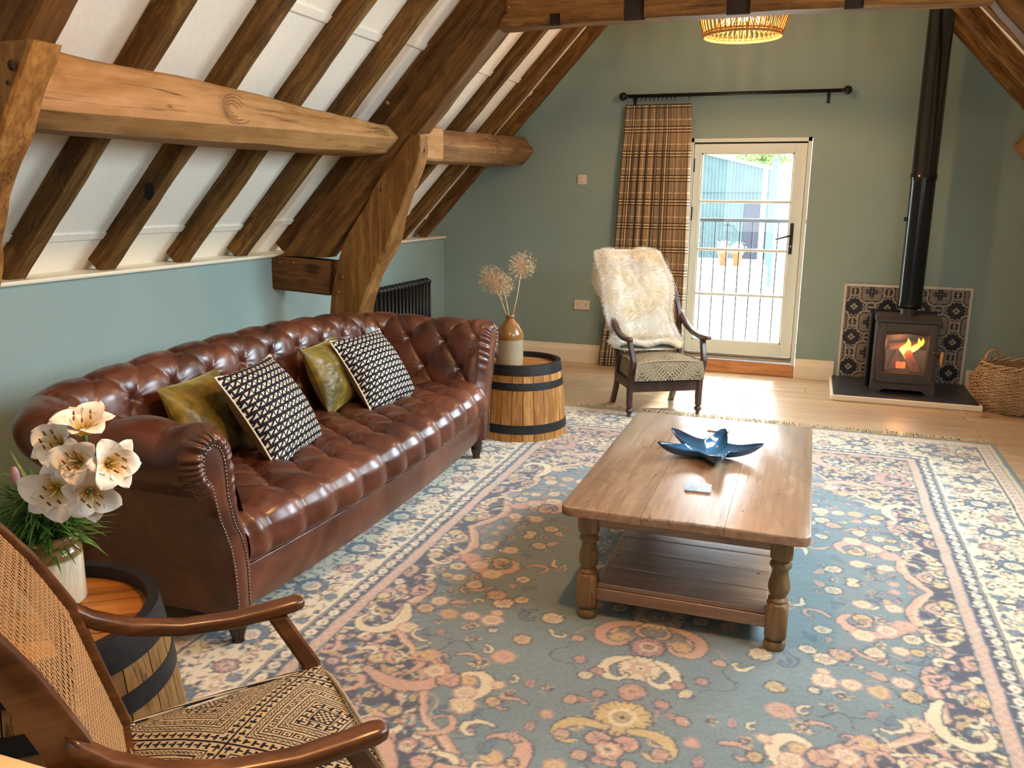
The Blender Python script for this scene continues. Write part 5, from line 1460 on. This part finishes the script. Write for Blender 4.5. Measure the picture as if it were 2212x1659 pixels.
    def log(name, p0, p1, rr, mat, label):
        p0, p1 = Vector(p0), Vector(p1); L = (p1-p0).length; b = MB(); R = []
        for i in range(7): R.append([(L*i/6, rr*k*math.cos(a)*(1+.08*math.sin(i*2+a*3)), rr*k*math.sin(a)) for a, k in zip(np.linspace(0, 2*PI, 7, endpoint=False), (1, .85, 1.05, .8, 1, .9, .85))])
        o = b.loft(R).build(name, mat, None, angle=.5); X = (p1-p0).normalized(); Z = X.orthogonal().normalized(); Y = Z.cross(X); m = Matrix.Identity(4)
        for q in range(3): m[q][0], m[q][1], m[q][2], m[q][3] = X[q], Y[q], Z[q], p0[q]
        o.matrix_world = Matrix.Translation((sx, sy, sz)) @ m; return tag(o, label, 'log', 'logs burning in the stove')
    log('fire_log', (-.10, .03, .32), (.12, .02, .36), .035, M_log, 'upper log lying across the top of the fire')
    log('fire_log', (.02, -.03, .31), (.10, -.08, .145), .036, M_log, 'log leaning down to the right in the stove')
    log('fire_log', (-.085, -.06, .145), (.05, -.04, .147), .028, M_char, 'charred black log at the bottom of the fire')
    log('fire_log', (-.07, .02, .15), (-.02, .03, .31), .032, M_log, 'log standing upright at the left of the fire')
    # emission by temperature along the height
    def emis(name, stops, strength):
        x = N(name); x.t.nodes.remove(x.b); e = x.n('ShaderNodeEmission'); g = x.n('ShaderNodeSeparateXYZ'); x.l(x.coord(), g.inputs[0])
        nf = x.noise(x.coord(), 30, 3); ad = x.n('ShaderNodeMath', operation='MULTIPLY_ADD'); x.l(nf, ad.inputs[0]); ad.inputs[1].default_value = .5
        mr = x.n('ShaderNodeMapRange'); x.l(g.outputs[2], mr.inputs[0]); mr.inputs[1].default_value = 0; mr.inputs[2].default_value = .16; x.l(mr.outputs[0], ad.inputs[2])
        x.l(x.ramp(ad.outputs[0], stops), e.inputs[0]); e.inputs[1].default_value = strength; x.l(e.outputs[0], x.out.inputs[0]); return x.m
    M_fl = emis('flame_glow', [(.2, (1, .10, .01)), (.45, (1, .42, .03)), (.7, (1, .72, .12)), (1, (1, .3, .02))], 2.6)
    fl = empty('flame', (sx+.015, sy-.05, sz+.25)); tag(fl, 'bright orange and yellow flame licking up between the logs', 'flame')
    def tongue(pts, rs, nm='flame_tongue'):
        o = MB().tube(pts, rs, 10, flat=.4).build(nm, M_fl, fl, smooth=True); return o
    tongue([(0, 0, 0), (-.006, 0, .03), (-.022, 0, .06), (.0, 0, .09), (.01, 0, .125), (.004, 0, .16)], [.005, .014, .026, .030, .016, .001])
    tongue([(.005, 0, .05), (.04, 0, .075), (.075, 0, .105), (.085, 0, .13), (.075, 0, .165)], [.010, .022, .020, .014, .002])
    tongue([(.07, .01, .10), (.10, .01, .115), (.108, .01, .14), (.105, .01, .165)], [.006, .012, .012, .002])
    tongue([(-.02, .0, .055), (-.045, 0, .075), (-.035, 0, .10)], [.010, .010, .001])
    M_em = N('ember_glow'); e = M_em.n('ShaderNodeEmission'); e.inputs[0].default_value = (1, .13, .03, 1); e.inputs[1].default_value = 1.3; M_em.l(e.outputs[0], M_em.out.inputs[0])
    em = empty('embers', (sx, sy, sz+.118)); tag(em, 'glowing red embers under the burning logs', 'embers')
    MB().box(-.045, -.012, -.02, .01, .05, .10, .006).build('ember', M_em.m, em); MB().box(-.008, .022, -.022, .01, .045, .10, .006).build('ember', M_em.m, em)
    MB().ball((-.02, .03, .0), .03, 8, 5, (1.6, 1, .4)).build('ember', M_em.m, em, smooth=True)
    l = bpy.data.lights.new('fire_light', 'POINT'); l.energy = 2.2; l.color = (1, .35, .1); l.shadow_soft_size = .03
    o = bpy.data.objects.new('fire_light', l); COL.objects.link(o); o.location = (sx, sy-.09, sz+.36)
    # flue
    f = empty('flue_pipe', (.75, 7.09, .63)); tag(f, 'black stove flue pipe rising from the stove into the roof', 'flue')
    MF = plain('satin_black_flue', '#0e1216', .22, .3, .6, .05)
    MB().lathe([(.062, 0), (.062, .05)], n=32).build('collar', MS, f, smooth=True, angle=.7)
    MB().lathe([(.0, .05), (.082, .05), (.090, .062), (.090, .085), (.086, .088), (.086, 1.0), (.0865, 1.0), (.092, 1.003), (.092, 1.045), (.0865, 1.05), (.085, 2.85), (0, 2.85)], n=48).build('pipe', MF, f, smooth=True, angle=.9)
    MB().box(-.105, -.083, -.02, .0, .70, .73, .003).build('clamp', MF, f)
stove()
# ------------------------------------------------------------------ log basket
def basket():
    r = empty('wicker_basket', (1.47, 6.83, 0)); tag(r, 'round wicker log basket on the floor right of the hearth', 'basket')
    M_w = plain('willow', '#bb9d78', .6, 0, .3, .22, scale=9); H = .33; nst = 34
    def rad(z): t = z/H; return .185+.10*math.sin(min(t*1.25, 1)*PI*.62)-.055*max(0, t-.72)/.28
    stakes = MB()
    for k in range(nst):
        a = 2*PI*k/nst; stakes.tube([(rad(z)*math.cos(a), rad(z)*math.sin(a), z) for z in np.linspace(0.002, H, 9)], .0045, 5)
    tag(stakes.build('stakes', M_w, r, smooth=True), kind='stuff')
    wv = MB(); rows = 26
    for i in range(rows):
        z = .008+(H-.02)*i/(rows-1); n = nst*4; P = []
        for k in range(n):
            a = 2*PI*k/n; off = .0085*math.cos(nst/2*a*1.0+(i % 2)*PI); rr = rad(z)+off; P.append((rr*math.cos(a), rr*math.sin(a), z+.003*math.sin(a*3+i)))
        wv.tube(P, .0052, 5, closed=True)
    tag(wv.build('weave', M_w, r, smooth=True), kind='stuff')
    for e in (0, PI):
        P = [((rad(H)+.012*math.cos(t*9+e))*math.cos(t), (rad(H)+.012*math.cos(t*9+e))*math.sin(t), H+.008+.010*math.sin(t*9+e)) for t in np.linspace(0, 2*PI, 160, endpoint=False)]
        MB().tube(P, .008, 6, closed=True).build('rim', M_w, r, smooth=True)
    MB().lathe([(0, .012), (.18, .012), (.18, .004), (0, .004)], n=24).build('base', M_w, r)
    for sgn, a0 in ((1, 2.2), (1, -.9)):
        P = []
        for t in np.linspace(0, PI, 14): a = a0+.34*math.cos(t); P.append((rad(H)*math.cos(a), rad(H)*math.sin(a), H+.075*math.sin(t)))
        MB().tube(P, .010, 7).build('handle', M_w, r, smooth=True)
basket()
# ------------------------------------------------------------------ rattan pendant lamp
def pendant(loc, label, energy):
    r = empty('rattan_pendant', loc); tag(r, label, 'lamp', 'rattan ceiling lamps')
    M_r = plain('rattan', '#c4914f', .5, 0, .3, .15, scale=40); H = .20; rb, rt = .245, .29
    sl = None
    for k in range(46):
        a = 2*PI*k/46
        if sl is None: sl = MB().tube([(rb, 0, 0), (rb+.028, 0, .10), (rt, 0, H)], .0048, 6).build('rattan_slat', M_r, r, smooth=True)
        else: dup(sl, r, rotation_euler=(0, 0, a))
    for rr, z, q in ((rb, 0, .009), (rb-.002, .018, .006), (rt, H, .009)): MB().tube([(rr*math.cos(t), rr*math.sin(t), z) for t in np.linspace(0, 2*PI, 60, endpoint=False)], q, 8, closed=True).build('hoop', M_r, r, smooth=True)
    ic = None
    for k in range(40):
        a = 2*PI*k/40
        if ic is None: ic = MB().tube([(rb-.005, 0, .012), (.17, 0, .06), (.11, 0, .13), (.03, 0, .19)], .004, 5).build('inner_slat', M_r, r, smooth=True)
        else: dup(ic, r, rotation_euler=(0, 0, a))
    m = N('bulb_glow'); e = m.n('ShaderNodeEmission'); e.inputs[0].default_value = (1, .62, .25, 1); e.inputs[1].default_value = 9; m.l(e.outputs[0], m.out.inputs[0])
    b = MB().ball((0, 0, .12), .034, 16, 10).build('bulb', m.m, r, smooth=True); tp = loc[2]
    MB().tube([(0, 0, .155), (0, 0, 3.49-tp)], .003, 6).build('cord', M_black, r, smooth=True)
    l = bpy.data.lights.new('bulb_light', 'POINT'); l.energy = energy; l.color = (1, .53, .22); l.shadow_soft_size = .04
    o = bpy.data.objects.new('bulb_light', l); COL.objects.link(o); o.location = (loc[0], loc[1], loc[2]+.07)
pendant((-.52, 5.95, 2.505), 'round rattan pendant lamp glowing just under the tie beam', 30)
pendant((-.51, 1.9, 2.62), 'second rattan pendant lamp, above the frame over the near half of the room', 68)
# pale upholstered corner at the lower left picture edge
u = empty('cream_stool', (-1.235, .66, 0), 0); tag(u, 'corner of a cream padded stool top at the bottom left picture edge', 'stool')
MB().box(-.38, .38, -.22, .135, .60, .70, .03).build('padded_top', plain('cream_leather', '#e9c48e', .5), u, smooth=True, angle=1.2)
for x, y in ((-.33, -.17), (.33, -.17), (-.33, .09), (.33, .09)): MB().tube([(x, y, 0), (x, y, .60)], [.014, .02], 10).build('leg', M_chairwood, u, smooth=True)

# ------------------------------------------------------------------ persian rug
def rug():
    cx, cy = -.415, 3.39; HX, HY = 1.60, 2.39; st = .005
    nx, ny = int(HX/st), int(HY/st)
    gx = (np.arange(nx)+.5)*st; gy = (np.arange(ny)+.5)*st
    X, Y = np.meshgrid(gx, gy, indexing='ij')      # quarter
    C = {k: np.array(lin(v)) for k, v in dict(field='#6d8083', cream='#cdc2a2', peach='#bd9b86', rose='#ad8a80', navy='#454a58', slate='#5f7682', gold='#bda877', pale='#d8cfb4').items()}
    img = np.zeros((nx, ny, 3))+C['field']
    rs = np.random.RandomState(11)
    def win(x, y, r):
        i0, i1 = max(0, int((x-r)/st)), min(nx, int((x+r)/st)+1); j0, j1 = max(0, int((y-r)/st)), min(ny, int((y+r)/st)+1)
        return slice(i0, i1), slice(j0, j1)
    def put(sl, m, c): 
        a = img[sl]; a[m] = c; img[sl] = a
    def flower(x, y, R, n, c1, c2, rot=0, outline='navy', mask=None):
        sl = win(x, y, R*1.5); dx, dy = X[sl]-x, Y[sl]-y
        if dx.size == 0: return
        d = np.hypot(dx, dy); th = np.arctan2(dy, dx)+rot
        r = R*(.80+.20*np.abs(np.cos(th*n/2))**.6)
        put(sl, d < r+.007, C[outline]); put(sl, d < r, C[c1])
        put(sl, (d < r) & (np.abs(np.sin(th*n/2)) < .22) & (d > R*.35), C[outline]*.75+C[c1]*.25)
        put(sl, d < R*.5, C[c2]); put(sl, (d < R*.36), C[outline]*.35+C[c1]*.65); put(sl, d < R*.2, C[c1]); put(sl, d < R*.1, C['navy'])
    def leaf(x, y, L, w, rot, c, outline='navy'):
        sl = win(x, y, L*1.2); dx, dy = X[sl]-x, Y[sl]-y
        if dx.size == 0: return
        a = dx*math.cos(rot)+dy*math.sin(rot); b = -dx*math.sin(rot)+dy*math.cos(rot)+.25*a*a/L
        f = (a/L)**2+(b/(w*(1.1-.5*a/L)))**2
        if outline: put(sl, f < 1.55, C[outline]*.75+C['field']*.25)
        put(sl, f < 1, C[c]); put(sl, (np.abs(b) < .0025) & (f < .7), C[outline or 'navy']*.5+C[c]*.5)
    def stroke(pts, ws, c, outline='navy', ow=.005):
        pts = np.array(pts); ws = np.array(ws)
        for pas in (0, 1):
            for k in range(len(pts)):
                w = ws[k]+(ow if pas == 0 else 0); sl = win(pts[k][0], pts[k][1], w+.003); d = np.hypot(X[sl]-pts[k][0], Y[sl]-pts[k][1])
                if d.size: put(sl, d < w, C[outline] if pas == 0 else C[c])
    def scroll(x, y, L, rot, c, flip=1, w0=.022):
        t = np.linspace(0, 1, 60); ang = rot+flip*(.2+4.2*t**1.9); dx = np.cumsum(np.cos(ang))*L/60; dy = np.cumsum(np.sin(ang))*L/60
        ws = w0*np.sin(PI*(.10+.84*t))**.8*(1-.35*t)+.002
        stroke(np.stack([x+dx, y+dy], 1), ws, c)
    BX, BY = 1.035, HY-(HX-1.035)          # field half sizes inside guards
    # ---- spandrel ground with scalloped scroll edge
    def scal(t, p, ph=0): return np.abs(np.sin(PI*(t/p+ph)))**.8
    wX = .085+.085*scal(Y, .46)+.60*sst(BY-1.15, BY-.05, Y)**1.25
    wY = .085+.085*scal(X, .42)+.85*sst(BX-.85, BX-.05, X)**1.25
    wob = .018*fbm(X*9, Y*9, 0, 2)
    e = np.maximum(wX-(BX-X), wY-(BY-Y))+wob
    img[e > -.012] = C['navy']; img[(e > -.006)] = C['peach']; img[e > .016] = C['cream']*.5+C['peach']*.5; img[e > .030] = C['rose']; img[e > .036] = C['navy']
    # ---- inside the spandrel: blossoms and leaves
    for _ in range(260):
        x, y = rs.uniform(0, BX), rs.uniform(0, BY); i, j = min(int(x/st), nx-1), min(int(y/st), ny-1)
        ee = e[i, j]
        if ee < -.16 and rs.rand() < .93: continue
        t = np.linspace(0, 1, 46); L = rs.uniform(.12, .26); a0 = rs.uniform(0, 6.28); k = rs.uniform(-4, 4); ang = a0+k*t+1.2*np.sin(t*6)
        stroke(np.stack([x+np.cumsum(np.cos(ang))*L/46, y+np.cumsum(np.sin(ang))*L/46], 1), [.0028]*46, rs.choice(['slate', 'gold', 'cream']) if ee > .04 else rs.choice(['navy', 'rose', 'slate']), 'navy', 0)
    for _ in range(1500):
        x, y = rs.uniform(0, BX), rs.uniform(0, BY); i, j = min(int(x/st), nx-1), min(int(y/st), ny-1)
        if e[i, j] > .05:
            k = rs.rand()
            if k < .55: leaf(x, y, rs.uniform(.014, .032), rs.uniform(.006, .011), rs.uniform(0, 6.28), rs.choice(['cream', 'gold', 'slate', 'peach']), None)
            elif k < .85: flower(x, y, rs.uniform(.015, .034), rs.choice([5, 6, 8]), rs.choice(['cream', 'peach', 'gold', 'rose']), 'cream')
            else: scroll(x, y, rs.uniform(.10, .2), rs.uniform(0, 6.28), rs.choice(['peach', 'cream']), rs.choice([-1, 1]), .011)
    # ---- large scroll plumes along the spandrel edge
    for (x, y, L, r_, c, fl, w) in ((.86, .30, .42, 1.9, 'peach', 1, .028), (.90, .78, .40, 2.2, 'cream', -1, .026), (.84, 1.22, .46, 2.4, 'peach', 1, .032), (.66, 1.50, .50, 2.7, 'peach', -1, .034), (.50, 1.30, .30, 3.6, 'cream', 1, .022), (.42, 1.58, .44, 2.9, 'peach', 1, .030), (.20, 1.68, .36, 3.0, 'cream', -1, .026), (.92, 1.55, .4, 3.9, 'rose', 1, .028)):
        scroll(x, y, L, r_, c, fl, w)
    # ---- field flowers, denser toward the edge
    sp = []
    for _ in range(3500):
        x, y = rs.uniform(0, BX), rs.uniform(0, BY); i, j = min(int(x/st), nx-1), min(int(y/st), ny-1); ee = -e[i, j]
        if ee < .035: continue
        dm = math.hypot(x/.34, y/.80)
        dens = math.exp(-max(0, ee-.03)/.13)+(.5 if dm < 1 else 0)
        if rs.rand() > dens: continue
        if any((x-a)**2+(y-b)**2 < (r_+.028)**2 for a, b, r_ in sp): continue
        R = rs.uniform(.015, .040); sp.append((x, y, R))
        k = rs.rand()
        if k < .42: flower(x, y, R, rs.choice([6, 7, 8]), rs.choice(['cream', 'gold', 'peach', 'cream']), rs.choice(['peach', 'gold', 'rose']), rs.rand(), rs.choice(['navy', 'rose']))
        elif k < .60:
            a0 = rs.uniform(0, 6.28)
            for q in range(7): leaf(x+.6*R*math.cos(a0+q*.55-1.6), y+.6*R*math.sin(a0+q*.55-1.6), R*.55, R*.18, a0+q*.55-1.6, 'gold' if q % 2 else 'cream', 'navy')
            flower(x, y, R*.35, 5, 'peach', 'cream')
        elif k < .82: scroll(x, y, R*4.2, rs.uniform(0, 6.28), rs.choice(['peach', 'cream', 'slate']), rs.choice([-1, 1]), R*.22)
        else: leaf(x, y, R*.9, R*.38, rs.uniform(0, 6.28), rs.choice(['rose', 'peach', 'slate']))
    # ---- central medallion and pendant on the long axis
    for (y, R, n, c1, c2) in ((0, .16, 16, 'cream', 'peach'), (.30, .07, 10, 'peach', 'cream'), (.55, .10, 12, 'cream', 'rose'), (.78, .062, 9, 'rose', 'cream'), (.92, .075, 11, 'cream', 'peach'), (1.06, .045, 8, 'rose', 'gold'), (1.20, .088, 12, 'gold', 'cream'), (1.36, .040, 7, 'peach', 'cream')):
        flower(0, y, R, n, c1, c2)
    for (x, y, L, r_, c, fl, w) in ((.04, .86, .26, .3, 'cream', 1, .020), (.03, 1.26, .26, -.4, 'gold', 1, .022), (.05, .62, .34, .1, 'peach', 1, .024), (.10, .25, .40, 1.0, 'cream', -1, .026), (.12, .02, .34, .3, 'peach', 1, .026)):
        scroll(x, y, L, r_, c, fl, w)
    for (x, y) in ((.10, 1.10), (.17, 1.16), (.14, 1.33), (.07, 1.41), (.20, .93), (.24, .80), (.13, .98), (.16, 1.02)): flower(x, y, .022, 6, rs.choice(['rose', 'cream', 'peach']), 'gold')
    # ---- guards and border
    def Dm(): return np.maximum(X-BX, Y-BY)      # distance outside the field
    D = Dm(); T_ = np.where(X-BX > Y-BY, Y, X)     # running coordinate
    fr = lambda q: q-np.floor(q)
    img[D > 0] = C['navy']; img[D > .006] = C['slate']*.6+C['pale']*.4; img[D > .010] = C['rose']*.8+C['pale']*.2
    zig = np.abs(fr(T_/.045)-.5)*2; m = (D > .014) & (D < .046) & (np.abs((D-.03)/.013-(zig*2-1)) < .42); img[m] = C['cream']*.6+C['rose']*.4
    img[D > .050] = C['slate']; img[D > .056] = C['navy']
    q = fr(T_/.075)-.5; m = (D > .062) & (D < .112); f1 = np.hypot(q*.075/.022, (D-.087)/.018) < 1; img[m & f1] = C['pale']; f2 = np.hypot((np.abs(q)-.5)*.075/.014, (D-.087+.008*np.sign(q))/.020) < 1; img[m & f2] = C['slate']*.5+C['pale']*.5
    f3 = np.hypot(q*.075/.008, (D-.087)/.007) < 1; img[m & f3] = C['rose']
    img[D > .115] = C['slate']*.6+C['pale']*.4; img[D > .121] = C['navy']; img[D > .126] = C['pale']*.9+C['gold']*.1
    # main border
    bc = .126+.155
    for kk, (L_, ax) in enumerate(((HY, 1), (HX, 0))):
        t = 0.0; i = 0
        while t < L_-.15:
            def XY(d, tt): return (BX+d, tt) if ax == 1 else (tt, BY+d)
            if i % 2 == 0:
                x, y = XY(bc, t); flower(x, y, .066, 14, 'slate', 'rose' if i % 4 else 'peach'); flower(x, y, .040, 9, 'pale', 'rose')
                for q in range(10): a = q*.628; leaf(x+.092*math.cos(a), y+.092*math.sin(a), .020, .006, a, 'navy', None)
            else:
                x, y = XY(bc+(.05 if i % 4 == 1 else -.05), t); flower(x, y, .040, 8, 'rose', 'pale')
            for s in (-1, 1):
                x, y = XY(bc+s*.115, t+.05); flower(x, y, .022, 6, 'slate', 'rose', 0, 'slate')
                pts = [XY(bc+s*(.045+.05*math.sin(q*PI)), t+.02+.19*q) for q in np.linspace(0, 1, 40)]
                stroke(pts, [.0032]*40, 'rose', 'navy', .0)
            t += .195; i += 1
    for _ in range(1500):
        if rs.rand() < .6: x, y = BX+rs.uniform(.14, .42), rs.uniform(0, HY)
        else: x, y = rs.uniform(0, HX), BY+rs.uniform(.14, .42)
        i, j = min(int(x/st), nx-1), min(int(y/st), ny-1)
        if np.abs(img[i, j]-(C['pale']*.9+C['gold']*.1)).sum() > .05: continue
        leaf(x, y, rs.uniform(.009, .020), rs.uniform(.003, .006), rs.choice([0, .6, -.6, 1.57, 1.0])+rs.uniform(-.3, .3), rs.choice(['navy', 'slate', 'navy', 'rose', 'gold']), None)
    img[D > .432] = C['navy']; img[D > .438] = C['pale']; m = (D > .442) & (D < .50)
    img[m] = (C['pale']*.8+C['rose']*.2); q = fr(T_/.06)-.5; f1 = np.hypot(q*.06/.018, (D-.471)/.016) < 1; img[m & f1] = C['rose']; f2 = np.hypot(q*.06/.008, (D-.471)/.007) < 1; img[m & f2] = C['pale']
    img[D > .50] = C['slate']; img[D > .506] = C['pale']*.6+C['gold']*.4; img[D > .53] = C['field']
    # mirror into the full rug
    full = np.concatenate([img[::-1], img], 0); full = np.concatenate([full[:, ::-1], full], 1)
    n1, n2 = full.shape[:2]
    xs = cx+(np.arange(n1)-n1/2+.5)*st; ys = cy+(np.arange(n2)-n2/2+.5)*st
    j0 = int(np.searchsorted(ys, 1.0)); ys = ys[j0:]; full = full[:, j0:]; n2 = len(ys)
    GX, GYY = np.meshgrid(xs, ys, indexing='ij')
    # hand-made irregularity: resample with a small warp
    wx = .010*fbm(GX*1.6, GYY*1.6, 0, 21)+.0055*fbm(GX*28, GYY*28, 0, 23); wy = .010*fbm(GX*1.6, GYY*1.6, 3, 22)+.0055*fbm(GX*28, GYY*28, 5, 24)
    ii = np.clip(((GX+wx-xs[0])/st).astype(int), 0, n1-1); jj = np.clip(((GYY+wy-ys[0])/st).astype(int), 0, n2-1); full = full[ii, jj]
    sm = full.copy(); sm[1:-1, 1:-1] = (full[1:-1, 1:-1]*4+full[:-2, 1:-1]+full[2:, 1:-1]+full[1:-1, :-2]+full[1:-1, 2:])/8; full = sm
    wear = 1+.10*fbm(GX*1.3, GYY*7, 0, 31)+.05*fbm(GX*40, GYY*40, 0, 33)
    full = full*wear[..., None]; full = full*(1-.10)+.10*full.mean()
    ripple = .0035*fbm(GX*.9+.0, GYY*4.5, 0, 41)*sst(.0, .25, HX-np.abs(GX-cx))
    sk = .03*(GX-cx)*0
    Z = .0045+np.abs(ripple)+.0010*fbm(GX*60, GYY*60, 0, 5)
    edge = np.minimum(HX-np.abs(GX-cx), 5.78-GYY); Z = Z*sst(-.004, .012, edge)+.001
    o = mesh('persian_rug', np.stack([GX, GYY, Z], 2).reshape(-1, 3), grid_faces(n1, n2), None, col=full.reshape(-1, 3))
    x = N('wool_pile'); a = x.n('ShaderNodeVertexColor'); a.layer_name = 'Col'; nf = x.noise(x.coord(), 420, 2); n2_ = x.noise(x.coord((1, 1, 1)), 120, 3)
    x.bump(nf, .5, .004); m = x.set(x.mix(1.0, a.outputs['Color'], x.ramp(n2_, [(.25, .82), (.75, 1.12)]), 'MULTIPLY'), .95, 0, .05); x.b.inputs['Sheen Weight'].default_value = .25; x.b.inputs['Sheen Roughness'].default_value = .5
    me = o.data; me.materials.append(m)
    root = empty('persian_rug', (0, 0, 0)); o.parent = root; o.name = 'pile'; root.name = 'persian_rug'
    tag(root, 'large faded blue and cream Persian rug with floral borders', 'rug')
    # fringe at the far end
    rs = np.random.RandomState(8); b = MB()
    xx = cx-HX
    while xx < cx+HX:
        L = rs.uniform(.045, .085); a = rs.uniform(-.6, .6)+.5*math.sin(xx*5); p = [(xx, 5.772, .007), (xx+a*L*.35, 5.79+L*.3, .012+rs.rand()*.012), (xx+a*L*.8, 5.79+L*.8, .006+rs.rand()*.012), (xx+a*L, 5.79+L, .003)]
        b.tube(p, [.0022, .003, .0022, .0035], 4); xx += rs.uniform(.0055, .009)
    tag(b.build('fringe', plain('cotton_fringe', '#c9b591', .9), root, smooth=True), kind='stuff')
rug()
